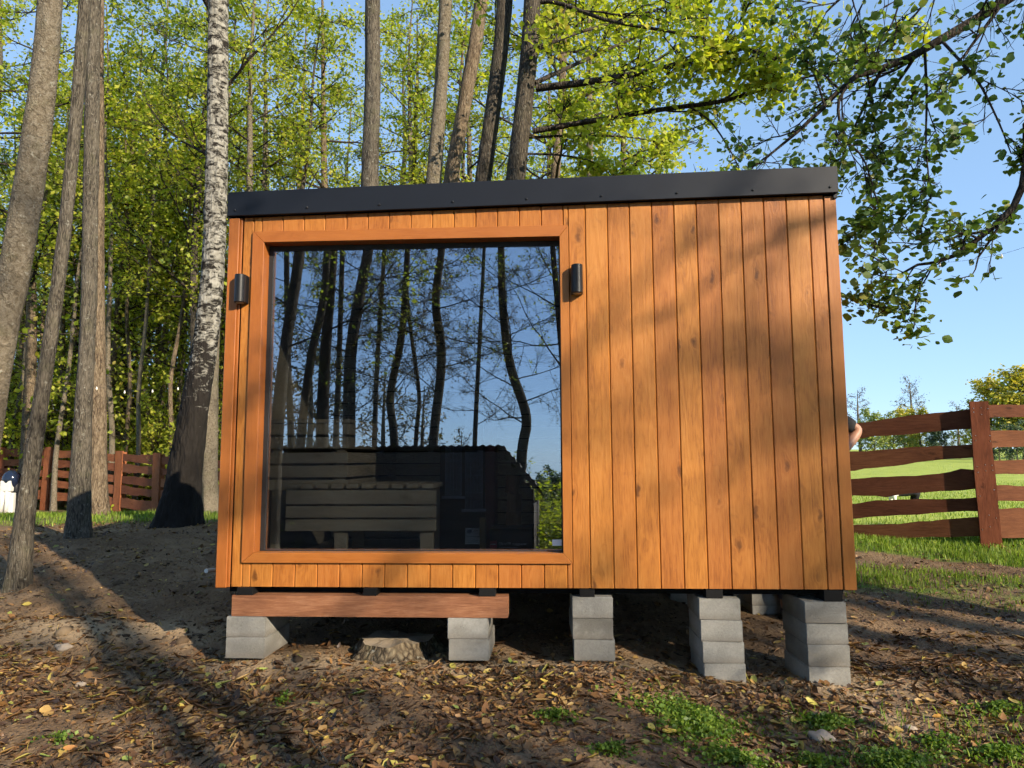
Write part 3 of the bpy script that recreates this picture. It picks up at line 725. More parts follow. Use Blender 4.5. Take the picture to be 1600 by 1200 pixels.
def fence(name, posts, heights, label, rails, pw, with_screws, zbase=None, stain='fence_stain_'):
    base = np.array(posts[0])
    e = empty('board_fence', (0, 0, 0), 0, label, 'fence')
    e.location = (posts[0][0], posts[0][1], zbase[0]); o = Vector(e.location)
    for i, (x, y) in enumerate(posts):
        h = heights[i]; nx_ = posts[min(i+1, len(posts)-1)]; pv = posts[max(i-1, 0)]
        ang = math.atan2(nx_[1]-pv[1], nx_[0]-pv[0])
        if ang > math.pi/2 or ang < -math.pi/2: ang += math.pi
        rr = random.Random(i*7+len(posts)); ln = -.25
        mb = MB(); V = []
        nn = 12
        for k in range(nn+1):
            t = k/nn; z = ln + (h-ln)*t; w = pw*(1 + .05*math.sin(4*t+i) + .03*math.sin(11*t+2*i)); dx = .012*math.sin(3*t+i*2)
            V += [(-w/2+dx, -.035, z), (w/2+dx, -.035, z), (w/2+dx, -.002, z), (-w/2+dx, -.002, z)]
        mb.add(V, [(4*k+j, 4*k+(j+1) % 4, 4*k+4+(j+1) % 4, 4*k+4+j) for k in range(nn) for j in range(4)] + [(3, 2, 1, 0), (4*nn, 4*nn+1, 4*nn+2, 4*nn+3)])
        mb.box(-pw*.3, pw*.3, .033, .12, ln, h-.03)
        po = mb.build('post', M[stain+'z'], e, 0, loc=Vector((x, y, zbase[i])) - o, rot=(0, rr.uniform(-.012, .012), ang))
        if with_screws:
            for r in rails[min(i, len(rails)-1)]:
                for sx in (-.36, .02, .36):
                    for rz in ((r[0]*.65+r[1]*.35), (r[0]*.25+r[1]*.75)):
                        if rr.random() < .7: link('screw', screw2, M['steel'], po, (sx*pw, -.0355, rz + rr.uniform(-.02, .02)))
    for i in range(len(posts)-1):
        a, b = posts[i], posts[i+1]
        A, B = (a, b) if b[0] > a[0] else (b, a)
        ia, ib = (i, i+1) if b[0] > a[0] else (i+1, i)
        ra, rbs = rails[i][:] , rails[i][:]
        for k, r in enumerate(rails[i]):
            jr = random.Random(i*31+k*7+len(posts)); j = lambda: jr.uniform(-.012, .012)
            # rails given as (z0,z1) at the first post of the panel and (z0,z1) at the second, above each post base
            z = {i: (r[0], r[1]), i+1: (r[2], r[3])} if len(r) == 4 else {i: r, i+1: r}
            za, zb = z[ia], z[ib]
            me, ang = rail_mesh(A, B, zbase[ia]+za[0]+j(), zbase[ia]+za[1]+j(), zbase[ib]+zb[0]+j(), zbase[ib]+zb[1]+j(), i*13+k)
            link('rail', me, M[stain+'x'], e, Vector((A[0], A[1], zbase[ia]+za[0])) - o, (0, 0, ang))
    return e
# open fence by the field: the post in view, one hidden behind the cabin, one beyond the frame
def plan(px, D): r = ray(px, 720); return (r[0]/r[1]*D, D)
RF = [plan(1190, 9.6), plan(1537, 8.2), plan(1900, 8.1), plan(2150, 8.1)]
Pz = at(1537, 840, 8.2)[2]; Lz = at(1190, 850, 9.6)[2]
zl = lambda py: at(1520, py, 8.25)[2]-Pz
zr_ = lambda py: at(1556, py, 8.2)[2]-Pz
zf = lambda py: at(1340, py, 8.85)[2]
def leftend(y1340, y1520):                           # extend each rail on to the hidden post
    a = at(1340, y1340, 8.95)[2]; b = at(1520, y1520, 8.25)[2]; xa, xb = at(1340, 700, 8.95)[0], at(1520, 700, 8.25)[0]
    return a + (a-b)/(xa-xb)*(RF[0][0]-xa) - Lz
pairs = [((658, 683), (639, 669)), ((703, 732), (695, 715)), ((747, 774), (734, 764)), ((786, 808), (775, 800)), ((820, 843), (811, 838))]
r_left = [(leftend(l[1], p[1]), leftend(l[0], p[0]), zl(p[1]), zl(p[0])) for l, p in pairs]
r_right = [(zr_(b), zr_(a)) for a, b in ((633, 653), (671, 700), (723, 742), (757, 782), (796, 840))]
hpost = at(1537, 627, 8.165)[2]-Pz
fence('board_fence', RF, [hpost, hpost, hpost, hpost], 'red-brown open board fence with screwed post between the cabin and the meadow', [r_left, r_right, r_right], .20, True, [Lz, Pz, Pz, Pz])
LFp = [(-130, 772, 92), (2, 777, 80), (75, 780, 81), (187, 792, 89), (247, 802, 99), (328, 813, 104), (410, 826, 110), (500, 838, 118)]
LFd = [19.5, 19.4, 18.6, 17.4, 16.2, 15.1, 14.2, 13.3]
LF = [plan(p[0], d) for p, d in zip(LFp, LFd)]
LFz = [at(p[0], p[1]+2, d)[2] for p, d in zip(LFp, LFd)]
lr = [(.03, .27), (.36, .54), (.62, .80), (.88, 1.06), (1.13, 1.31)]
fence('board_fence', LF, [1.38]*8, 'red-brown wavy board fence at the forest edge behind the birch', [lr]*7, .30, False, LFz, 'fence_old_')

# ------------------------------------------------------------------ vegetation generators
def rdir(rng, n): return nrm(rng.normal(size=(n, 3)))
def grow(rng, S, D, L, R0, R1, k=6, bend=.0, wig=.05):
    M_ = len(S); t = np.linspace(0, 1, k)[None, :, None]
    W_ = np.cumsum(rng.normal(size=(M_, k, 3))*wig, axis=1); W_ -= W_[:, :1]
    P = S[:, None] + D[:, None]*(L[:, None, None]*t) + np.array([0, 0, 1.])*(bend*L[:, None, None]*t*t) + W_*L[:, None, None]*.5*t
    R = R0[:, None] + (R1-R0)[:, None]*np.linspace(0, 1, k)[None]
    return P, R
def kids(rng, P, R, L, m, tmin, spread, ratio, upb=.1, out=.8, rr=.55):
    M_, k, _ = P.shape
    t = tmin + (1-tmin)*(np.arange(m)[None] + rng.rand(M_, m))/m
    i = np.minimum((t*(k-1)).astype(int), k-2); u = (t*(k-1)-i)[..., None]
    a = np.arange(M_)[:, None]
    S = P[a, i]*(1-u) + P[a, i+1]*u; T = nrm(P[a, i+1]-P[a, i]); r = R[a, i]*(1-u[..., 0]) + R[a, i+1]*u[..., 0]
    D = nrm(T*out + rng.normal(size=T.shape)*spread + np.array([0, 0, upb]))
    ln = L[:, None]*ratio*(1.15-.65*t)*(.7+.6*rng.rand(M_, m))
    return S.reshape(-1, 3), D.reshape(-1, 3), ln.ravel(), (r*rr).ravel()
def leaf_points(rng, P, n, jit, tmin=.25):
    M_, k, _ = P.shape
    t = tmin + (1-tmin)*rng.rand(M_, n); i = np.minimum((t*(k-1)).astype(int), k-2); u = (t*(k-1)-i)[..., None]; a = np.arange(M_)[:, None]
    return (P[a, i]*(1-u) + P[a, i+1]*u + rng.normal(size=(M_, n, 3))*jit).reshape(-1, 3)
def leaves(name, rng, P, size, shape='quad', droop=.35, var=.35, wide=.36, flat=.8):
    n = len(P); A = nrm(rng.normal(size=(n, 3))*np.array([1, 1, .5]) - np.array([0, 0, droop]))
    N = nrm(rng.normal(size=(n, 3))*(1-flat*.5) + np.array([0, 0, flat])); B = nrm(np.cross(N, A)); N = np.cross(A, B)
    L = (size*(1 + var*rng.normal(size=n))).clip(size*.4, size*1.8)[:, None]
    if shape == 'quad':
        V = np.stack([P, P + L*(.48*A + wide*B + .07*N), P + L*A, P + L*(.48*A - wide*B + .07*N)], 1).reshape(-1, 3)
        b = np.arange(n)[:, None]*4
        F_ = np.concatenate([b + np.array([[0, 3, 2]]), b + np.array([[0, 2, 1]])])
    else:
        prof = [(.12, .20), (.42, wide*1.15), (.75, wide*.85)]
        q = [P] + [P + L*(a*A + w*B + .16*w*N) for a, w in prof] + [P + L*A - L*.05*N] + [P + L*(a*A - w*B + .16*w*N) for a, w in prof[::-1]]
        V = np.stack(q, 1).reshape(-1, 3); b = np.arange(n)[:, None]*8
        F_ = np.concatenate([b + np.array([[0, 7, 6, 5, 4]]), b + np.array([[0, 4, 3, 2, 1]])])
    return fast_mesh(name, V, F_)
def trunk_mesh(name, pts, radii, n=14, k=40, flare=.0, seed=0, lump=.05, furrow=0.):
    P = catmull(pts, k); t = np.linspace(0, 1, k); R = np.interp(t, np.linspace(0, 1, len(radii)), radii)
    V, F_ = tube_batch(P[None], R[None], n); V = V.reshape(k, n, 3)
    rng = np.random.RandomState(seed); j = np.arange(n)*2*math.pi/n
    ph = rng.rand(6)*6.28
    f = 1 + lump*(np.sin(2*j + ph[0])[None]*np.sin(t*9+ph[1])[:, None] + .7*np.sin(3*j+ph[2])[None]*np.sin(t*17+ph[3])[:, None]) + (lump*.35*rng.normal(size=(k, n)) if not furrow else 0)
    h = np.linalg.norm(P - P[0], axis=1)
    if furrow:                                      # vertical ridges and plates of the bark as real relief
        cx = np.cos(j)[None]*R[:, None]; cy = np.sin(j)[None]*R[:, None]; hh = h[:, None]
        a1 = vnoise(cx*52 + 3.1*hh + seed, cy*52 - 2.3*hh, 1); a2 = vnoise(cx*110 + 9*hh, cy*110 - 7*hh + seed, 2)
        rid = 1 - np.abs(2*a1 - 1); f = f + furrow*((rid - .6) + .6*(a2 - .5)) + furrow*.8*(vnoise(cx*14 + hh*2.2, cy*14 - hh*1.7, 3) - .5)
    if flare: f = f + (flare*np.exp(-h/.28))[:, None]*(1 + .35*np.sin(4*j+ph[4])[None] + .2*np.sin(7*j+ph[5])[None])
    V = P[:, None] + (V - P[:, None])*f[..., None]
    return smooth(fast_mesh(name, V.reshape(-1, 3), F_)), P, R
def tubes_mesh(name, groups):
    return smooth(fast_mesh(name, *join([tube_batch(P, R, n) for P, R, n in groups])))

def branch_system(rng, limbs, sec=6, ter=5, sec_ratio=.42, ter_ratio=.5, leaf_n=5, jit=.06, bend=.1, ter2=0, tmin=.2, spread=.55, thin=.006):
    S, D, L, R0 = limbs
    P1, R1 = grow(rng, S, D, L, R0, R0*.28, 8, bend, .05)
    S2, D2, L2, r2 = kids(rng, P1, R1, L, sec, tmin, spread, sec_ratio)
    P2, R2 = grow(rng, S2, D2, L2, np.maximum(r2, thin*1.4), np.full(len(L2), thin*.8), 5, bend*.6, .07)
    S3, D3, L3, r3 = kids(rng, P2, R2, L2, ter, .15, spread*1.1, ter_ratio)
    P3, R3 = grow(rng, S3, D3, L3, np.full(len(L3), thin), np.full(len(L3), thin*.5), 4, -.05, .08)
    groups = [(P1, R1, 7), (P2, R2, 5), (P3, R3, 3)]
    LP = [leaf_points(rng, P3, leaf_n, jit), leaf_points(rng, P2, max(1, leaf_n//2), jit, .4)] if leaf_n else []
    if ter2:
        S4, D4, L4, _ = kids(rng, P3, R3, L3, ter2, .2, spread*1.2, .55)
        P4, R4 = grow(rng, S4, D4, L4, np.full(len(L4), thin*.6), np.full(len(L4), thin*.35), 3, 0., .08)
        groups.append((P4, R4, 3))
        if leaf_n: LP.append(leaf_points(rng, P4, max(1, leaf_n//2), jit))
    return groups, (np.concatenate(LP) if LP else np.zeros((0, 3)))
def limbs_on_trunk(rng, P, R, n, t0, t1, length, elev=(.1, .7), taper=.5, rad=.42, az=None, slim=1.):
    t = np.linspace(t0, t1, n) + rng.normal(size=n)*.012; k = len(P)
    f = np.clip(t, 0, .99)*(k-1); i = f.astype(int); u = (f-i)[:, None]
    S = P[i]*(1-u) + P[np.minimum(i+1, k-1)]*u; r = np.interp(np.clip(t, 0, 1), np.linspace(0, 1, k), R)
    a = np.arange(n)*2.399 + rng.rand()*6 + rng.normal(size=n)*.4 if az is None else az + rng.normal(size=n)*.7
    e = rng.uniform(elev[0], elev[1], n)
    D = np.stack([np.cos(a)*np.cos(e), np.sin(a)*np.cos(e), np.sin(e)], 1)
    tt = (t-t0)/max(t1-t0, 1e-6)
    L = length*(1 - taper*tt)*(.7+.5*rng.rand(n))
    return S, D, L, np.minimum(r*rad, (.013*L + .006)*slim)
def tree_from(name, base, pts, radii, bark, leafmat, label, cat='tree', group=None, seed=1, flare=.35, limb=None, leaf_size=.075, bs=None, n=14, k=44, extra=None, leaf_shape='quad', lump=.05, furrow=0.):
    rng = np.random.RandomState(seed)
    base = np.asarray(base, float); pts = np.asarray(pts, float) - base
    e = empty(name, base, 0, label, cat, group)
    tm, P, R = trunk_mesh('trunk', pts, radii, n, k, flare, seed, lump, furrow)
    link('trunk', tm, M[bark], e)
    groups = []; LP = []
    if limb:
        g, lp = branch_system(rng, limbs_on_trunk(rng, P, R, **limb), **(bs or {})); groups += g; LP.append(lp)
    for ex in extra or []:
        pp = catmull(np.asarray(ex['pts'], float) - base, 14); rr = np.linspace(ex['r0'], ex['r1'], 14)
        link('limb', tubes_mesh('limb', [(pp[None], rr[None], 8)]), M['twig_bark'], e)
        Lm = np.array([np.linalg.norm(pp[-1]-pp[0])])
        S2, D2, L2, r2 = kids(rng, pp[None], rr[None], Lm, ex.get('n', 8), ex.get('tmin', .15), ex.get('spread', .6), ex.get('ratio', .3), ex.get('up', .05))
        if ex.get('n', 8):
            g, lp = branch_system(rng, (S2, D2, L2, np.minimum(r2, .008+.01*L2)), **{**(bs or {}), **ex.get('bs', {})}); groups += g; LP.append(lp)
    if groups: tag(link('branches', tubes_mesh('branches', groups), M['twig_bark'], e), kind='stuff')
    LP = np.concatenate(LP) if LP else np.zeros((0, 3))
    if len(LP): tag(link('crown', leaves('crown', rng, LP, leaf_size, leaf_shape), M[leafmat], e), kind='stuff')
    return e
def ext(pts, h):                                    # carry the trunk's last direction on up to a height h above the last point
    pts = [np.asarray(p, float) for p in pts]; d = pts[-1]-pts[-2]; d = d/d[2]
    return pts + [pts[-1] + (d*np.array([.6, .6, 1]))*h*.5, pts[-1] + (d*np.array([.4, .4, 1]))*h]
def px_trunk(pp, D, h, foot=None):
    if isinstance(D, (int, float)): D = [D]*len(pp)
    P = [at(x, y, d) for (x, y), d in zip(pp, D)]
    b = P[0].copy(); b[2] = gz(b[0], b[1]) - .06; P[0] = b
    return ext(P, h)

# ------------------------------------------------------------------ trees standing by the cabin
NEARBS = dict(sec=6, ter=4, leaf_n=5, jit=.08)
T = px_trunk([(-72, 1000), (-10, 590), (22, 430), (48, 270), (70, 110), (82, -40)], 4.9, 7)
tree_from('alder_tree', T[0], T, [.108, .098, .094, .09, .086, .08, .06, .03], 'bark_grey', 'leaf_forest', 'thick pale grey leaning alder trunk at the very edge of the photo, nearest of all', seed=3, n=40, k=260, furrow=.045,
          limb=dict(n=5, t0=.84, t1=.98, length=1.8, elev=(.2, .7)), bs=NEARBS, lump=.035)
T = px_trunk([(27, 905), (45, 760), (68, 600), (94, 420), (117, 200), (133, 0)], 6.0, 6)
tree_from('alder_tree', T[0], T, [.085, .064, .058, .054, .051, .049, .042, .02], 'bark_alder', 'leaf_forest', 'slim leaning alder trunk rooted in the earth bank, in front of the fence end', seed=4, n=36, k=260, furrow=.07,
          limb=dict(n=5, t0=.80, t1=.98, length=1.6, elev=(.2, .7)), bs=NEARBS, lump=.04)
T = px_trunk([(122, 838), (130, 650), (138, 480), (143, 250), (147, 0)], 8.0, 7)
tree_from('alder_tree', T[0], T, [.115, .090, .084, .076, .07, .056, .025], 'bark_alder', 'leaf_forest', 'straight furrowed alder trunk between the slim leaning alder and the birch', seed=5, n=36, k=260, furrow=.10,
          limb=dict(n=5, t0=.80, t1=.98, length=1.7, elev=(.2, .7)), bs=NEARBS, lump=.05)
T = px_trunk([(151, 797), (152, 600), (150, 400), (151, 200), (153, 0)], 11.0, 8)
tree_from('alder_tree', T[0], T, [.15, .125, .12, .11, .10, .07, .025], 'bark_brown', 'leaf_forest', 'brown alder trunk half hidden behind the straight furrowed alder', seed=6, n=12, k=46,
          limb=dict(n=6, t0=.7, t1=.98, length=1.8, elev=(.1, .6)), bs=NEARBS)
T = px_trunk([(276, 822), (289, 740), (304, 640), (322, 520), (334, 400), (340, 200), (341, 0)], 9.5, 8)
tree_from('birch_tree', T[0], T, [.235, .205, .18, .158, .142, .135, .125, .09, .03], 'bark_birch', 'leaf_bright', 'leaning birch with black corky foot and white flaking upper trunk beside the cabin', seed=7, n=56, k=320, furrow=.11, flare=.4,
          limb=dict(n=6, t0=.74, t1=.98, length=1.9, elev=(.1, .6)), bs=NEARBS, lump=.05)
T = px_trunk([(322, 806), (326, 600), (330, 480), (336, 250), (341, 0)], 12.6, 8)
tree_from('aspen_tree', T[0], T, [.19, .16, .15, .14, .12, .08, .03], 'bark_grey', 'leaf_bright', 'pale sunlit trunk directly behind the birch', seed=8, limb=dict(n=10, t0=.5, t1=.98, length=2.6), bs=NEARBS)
def behind(pt, pb, D, r, bark, leaf, label, seed, extra=None, foot_dx=0., limb_n=4, t0=.74, ls=.075, name='alder_tree'):
    b = at(pb[0], pb[1], D); t_ = at(pt[0], pt[1], D); d = (b-t_)/(b[2]-t_[2])
    g = b - d*(b[2]-.55); g[2] = gz(g[0], g[1])-.05; g[0] -= foot_dx
    mid = (b+g)/2 + np.array([.02, 0, 0])
    P = ext([g, mid, b, (b+t_)/2 + np.array([.015, 0, 0]), t_], 7.5)
    return tree_from(name, g, P, [r*1.35, r*1.12, r, r*.93, r*.88, r*.6, .02], bark, leaf, label, seed=seed, n=32, k=240, furrow=.09, limb=dict(n=limb_n, t0=t0, t1=.98, length=2.0, elev=(.0, .6)), bs=NEARBS, extra=extra, leaf_size=ls)
behind((582, 0), (578, 297), 8.5, .106, 'bark_alder', 'leaf_bright', 'straight grey-brown trunk rising alone behind the middle of the window', 9)
behind((696, 0), (677, 292), 8.9, .098, 'bark_grey', 'leaf_bright', 'pale smooth trunk behind the roof, leftmost of the close group of four', 10)
behind((752, 0), (703, 288), 10.6, .115, 'bark_brown', 'leaf_bright', 'sunlit brown trunk leaning most, between the pale trunk and the dark pair', 12)
behind((789, 0), (754, 290), 8.3, .103, 'bark_alder_dark', 'leaf_bright', 'dark leaning trunk behind the roof, third of the close group of four', 13)
D9 = 8.0
a_ = lambda x, y, d=D9: at(x, y, d)
NB = dict(sec=6, ter=5, leaf_n=7, jit=.10)
ex9 = [dict(pts=[a_(838, 138), a_(920, 128, 7.8), a_(1010, 112, 7.5), a_(1090, 92, 7.2), a_(1150, 74, 7.0), a_(1230, 95, 6.9)], r0=.045, r1=.014, n=9, bs=NB),
       dict(pts=[a_(832, 205), a_(930, 188, 7.9), a_(1040, 170, 7.6), a_(1120, 160, 7.4), a_(1175, 145, 7.2), a_(1260, 120, 7.0), a_(1330, 112, 6.8)], r0=.036, r1=.010, n=8, bs=NB),
       dict(pts=[a_(1080, 168, 7.5), a_(1110, 190, 7.4), a_(1135, 225, 7.3), a_(1155, 262, 7.2)], r0=.012, r1=.006, n=3, bs=dict(sec=3, ter=3, leaf_n=3)),
       dict(pts=[a_(836, 4), a_(870, 4, 7.9), a_(950, 32, 7.6), a_(1040, 48, 7.3), a_(1130, 68, 7.0), a_(1230, 100, 6.8)], r0=.030, r1=.008, n=9, bs=NB),
       dict(pts=[a_(840, 75), a_(890, 55, 8.4), a_(960, 35, 9.), a_(1060, 5, 9.6)], r0=.032, r1=.010, n=9, bs=NB),
       dict(pts=[a_(835, 130), a_(900, 100, 8.6), a_(990, 60, 9.4), a_(1100, 20, 10.)], r0=.03, r1=.010, n=9, bs=NB),
       dict(pts=[a_(820, 240), a_(880, 243, 8.2), a_(930, 255, 8.4), a_(965, 285, 8.5)], r0=.014, r1=.006, n=4, bs=NB),
       dict(pts=[a_(825, 215), a_(900, 212, 8.4), a_(990, 215, 9.0), a_(1060, 232, 9.4)], r0=.018, r1=.008, n=7, bs=NB)]
behind((832, 0), (805, 288), D9, .112, 'bark_alder_dark', 'leaf_bright', 'dark trunk nearest the open sky, with long limbs reaching out over the roof', 14, extra=ex9, limb_n=4, ls=.064)

# ------------------------------------------------------------------ alder whose boughs hang into the open sky
rb_base = np.array([5.9, 3.4, 0.]); rb_base[2] = gz(5.9, 3.4)-.06
T = [rb_base, rb_base+np.array([.05, .05, 2.4]), rb_base+np.array([-.05, .1, 4.6]), rb_base+np.array([-.2, .1, 7.5]), rb_base+np.array([-.2, .2, 12])]
HB = dict(sec=5, ter=6, leaf_n=2, jit=.05, sec_ratio=.5, ter_ratio=.55, thin=.003, spread=.5, bend=-.06)
b_ = lambda x, y, d: at(x, y, d)
tk = lambda z: rb_base + np.array([-.03, .1, z])
ex = [dict(pts=[tk(4.7), b_(1720, -90, 4.6), b_(1575, 0, 4.9), b_(1470, 62, 5.0), b_(1400, 100, 5.05), b_(1335, 120, 5.1), b_(1290, 165, 5.1), b_(1230, 220, 5.1), b_(1175, 262, 5.1)], r0=.05, r1=.006, n=11, ratio=.17, up=-.25, tmin=.25, bs=HB),
      dict(pts=[b_(1335, 120, 5.1), b_(1310, 160, 5.0), b_(1320, 215, 4.95), b_(1350, 250, 4.9), b_(1375, 330, 4.9)], r0=.014, r1=.004, n=6, ratio=.42, up=-.2, bs=HB),
      dict(pts=[b_(1445, 80, 5.0), b_(1448, 150, 4.95), b_(1447, 230, 4.9), b_(1455, 310, 4.9)], r0=.011, r1=.004, n=6, ratio=.42, up=-.2, bs=HB),
      dict(pts=[b_(1355, 115, 5.1), b_(1365, 170, 5.2), b_(1370, 240, 5.25)], r0=.010, r1=.004, n=5, ratio=.42, up=-.2, bs=HB),
      dict(pts=[b_(1470, 62, 5.0), b_(1500, 95, 4.8), b_(1530, 130, 4.7), b_(1560, 190, 4.6), b_(1580, 240, 4.6)], r0=.012, r1=.004, n=6, ratio=.42, up=-.15, bs=HB),
      dict(pts=[tk(3.6), b_(1680, 130, 4.4), b_(1610, 235, 4.5), b_(1592, 310, 4.55), b_(1545, 360, 4.6), b_(1480, 405, 4.7), b_(1430, 415, 4.75), b_(1385, 445, 4.8)], r0=.036, r1=.005, n=9, ratio=.17, up=-.15, tmin=.4, bs=HB),
      dict(pts=[b_(1460, 408, 4.7), b_(1440, 440, 4.7), b_(1430, 480, 4.7), b_(1428, 505, 4.7)], r0=.006, r1=.003, n=3, ratio=.4, up=-.3, bs={**HB, 'sec': 3}),
      dict(pts=[tk(4.2), b_(1700, -200, 4.0), b_(1600, -120, 4.2), b_(1480, -60, 4.4), b_(1340, -20, 4.6), b_(1290, 20, 4.7)], r0=.04, r1=.006, n=9, ratio=.2, up=-.15, tmin=.3, bs=HB),
      dict(pts=[b_(1455, 310, 4.9), b_(1410, 330, 5.0), b_(1370, 345, 5.0), b_(1335, 360, 5.0)], r0=.006, r1=.003, n=5, ratio=.4, up=-.2, bs=HB),
      dict(pts=[b_(1385, 445, 4.8), b_(1360, 450, 4.8), b_(1340, 465, 4.8)], r0=.005, r1=.003, n=4, ratio=.6, up=-.2, bs={**HB, 'sec': 3})]
tree_from('alder_tree', rb_base, T, [.19, .155, .14, .11, .04], 'bark_alder', 'leaf_near', 'alder whose broad-leaved boughs hang into the open sky beside the cabin', seed=21, extra=ex, leaf_size=.047, leaf_shape='oval',
          limb=dict(n=6, t0=.62, t1=.98, length=2.4, elev=(.3, .8)), bs=dict(sec=4, ter=3, leaf_n=2, jit=.05))

# ------------------------------------------------------------------ forest beyond the fence: five kinds of slim tree, copied
def proto(seed, h, r, crown0, nl, ll, bark, leaf, ls, lean=.3, bs=None):
    rng = np.random.RandomState(seed); k = 7
    P = [np.array([lean*((i/k)**1.5) + .06*rng.normal()*(i > 0), .06*rng.normal()*(i > 0), h*i/k]) for i in range(k+1)]
    return tree_from('forest_tree', (0, 0, 0), P, [r*1.25, r, r*.93, r*.82, r*.68, r*.5, r*.3, .015], bark, leaf, None, None, seed=seed, flare=.25, n=10, k=34,
                     limb=dict(n=nl, t0=crown0, t1=.985, length=ll, elev=(-.1, .6), taper=.6), bs=bs or dict(sec=7, ter=4, leaf_n=7, jit=.16, thin=.007), leaf_size=ls, leaf_shape='quad')
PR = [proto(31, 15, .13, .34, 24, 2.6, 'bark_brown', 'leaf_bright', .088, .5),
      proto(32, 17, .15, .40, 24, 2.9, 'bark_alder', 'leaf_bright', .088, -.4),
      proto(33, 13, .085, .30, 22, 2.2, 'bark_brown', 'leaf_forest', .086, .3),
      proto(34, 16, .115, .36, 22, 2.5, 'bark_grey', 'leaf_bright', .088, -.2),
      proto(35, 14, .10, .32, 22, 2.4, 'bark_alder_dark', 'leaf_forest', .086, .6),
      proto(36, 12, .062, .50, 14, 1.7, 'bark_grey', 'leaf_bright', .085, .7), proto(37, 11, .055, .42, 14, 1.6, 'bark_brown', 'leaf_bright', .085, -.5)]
spots = []
rf = random.Random(77)
for px, D, k in ((42, 18.5, 0), (97, 20, 2), (207, 21, 3), (222, 24, 0), (297, 17.6, 4), (268, 27, 3), (240, 30, 2), (372, 15.8, 3), (399, 17.5, 3), (441, 16.8, 4), (455, 20, 0), (505, 19, 0), (548, 24, 2), (12, 25, 4), (66, 30, 1),
                 (130, 27, 0), (178, 32, 1), (335, 26, 1), (420, 30, 1), (520, 30, 3), (610, 27, 1), (640, 20, 0), (660, 33, 2), (725, 24, 3), (770, 30, 0), (600, 36, 4), (480, 38, 2), (300, 38, 0), (120, 40, 3), (20, 38, 1), (-60, 22, 1), (-110, 30, 0), (-40, 34, 3),
                 (860, 22, 0), (905, 27, 3), (950, 31, 0), (830, 34, 1), (985, 24, 2), (390, 42, 1), (220, 44, 1), (560, 44, 0),
                 (163, 19.5, 2), (185, 22.5, 4), (253, 20.5, 2), (318, 20, 2), (70, 22.5, 2), (28, 21.5, 2), (108, 23.5, 4), (232, 26, 4), (282, 23, 2), (350, 21, 0),
                 (640, 18.5, 3), (700, 17.5, 0), (735, 19.6, 3), (870, 15.5, 0), (925, 17, 3), (985, 18.5, 0),
                 (88, 18.2, 5), (118, 21, 6), (172, 18, 5), (196, 18.6, 6), (213, 17.6, 5), (262, 18, 6), (276, 20.2, 5), (312, 18.4, 6), (57, 20.4, 6), (20, 19.8, 5), (140, 24.4, 5), (240, 22, 5), (330, 17.5, 5), (415, 19, 6), (104, 30.5, 6), (155, 28.4, 5), (205, 34, 6), (290, 31, 5)):
    spots.append((px, D, k))
words = ['first', 'second', 'third', 'fourth', 'fifth', 'sixth', 'seventh', 'eighth', 'ninth', 'tenth', 'eleventh', 'twelfth', 'thirteenth', 'fourteenth', 'fifteenth', 'sixteenth', 'seventeenth', 'eighteenth', 'nineteenth', 'twentieth']
def ordw(i): return words[i] if i < 20 else ('twenty-', 'thirty-', 'forty-', 'fifty-')[i//10-2] + words[i % 10] if i % 10 < 9 else ('thirtieth', 'fortieth', 'fiftieth')[i//10-2]
bands = [('close behind the fence', 0, 22), ('in the middle of the wood', 22, 32), ('deep in the wood', 32, 99)]
used = set()
looks = ['brown slender', 'grey-brown slender', 'thin brown', 'pale grey slender', 'dark thin', 'very slim pale', 'very slim brown']
for bname, lo, hi in bands:
    row = sorted([s for s in spots if lo <= s[1] < hi])
    for i, (px, D, k) in enumerate(row):
        x, y = plan(px, D)
        if k in used: e = copy_tree(PR[k])
        else: e = PR[k]; used.add(k)
        e.location = (x, y, gz(x, y)-.05); e.rotation_euler = (rf.uniform(-.02, .02), rf.uniform(-.02, .02), rf.uniform(0, 6.28)); s = rf.uniform(.88, 1.12); e.scale = (s, s, s)
        w = ordw(i)
        tag(e, f'{looks[k]} tree {bname}, {w} there from the left', 'tree', 'trees of the wood')

# shrubs along the wood's edge
def shrub(seed, h, w, leaf, ls, n=26, leaf_n=7):
    rng = np.random.RandomState(seed); e = empty('forest_shrub')
    a = rng.rand(n)*6.28; el = rng.uniform(.35, 1.3, n); D = np.stack([np.cos(a)*np.cos(el), np.sin(a)*np.cos(el), np.sin(el)], 1)
    S = np.stack([np.cos(a)*.15, np.sin(a)*.15, np.zeros(n)], 1); L = (h*np.sin(el) + w*np.cos(el))*rng.uniform(.6, 1.05, n)
    g, lp = branch_system(rng, (S, D, L, np.full(n, .016)), sec=6, ter=4, leaf_n=leaf_n, jit=.07, thin=.005, bend=.0)
    tag(link('stems', tubes_mesh('stems', g), M['twig_bark'], e), kind='stuff'); tag(link('foliage', leaves('foliage', rng, lp[lp[:, 2] > .02], ls), M[leaf], e), kind='stuff'); return e
SH = [shrub(51, 2.2, 1.5, 'leaf_bright', .085), shrub(52, 2.6, 1.3, 'leaf_bright', .085), shrub(53, 1.5, 1.2, 'leaf_forest', .08), shrub(54, 4.6, 1.7, 'leaf_bright', .085, 22, 8)]
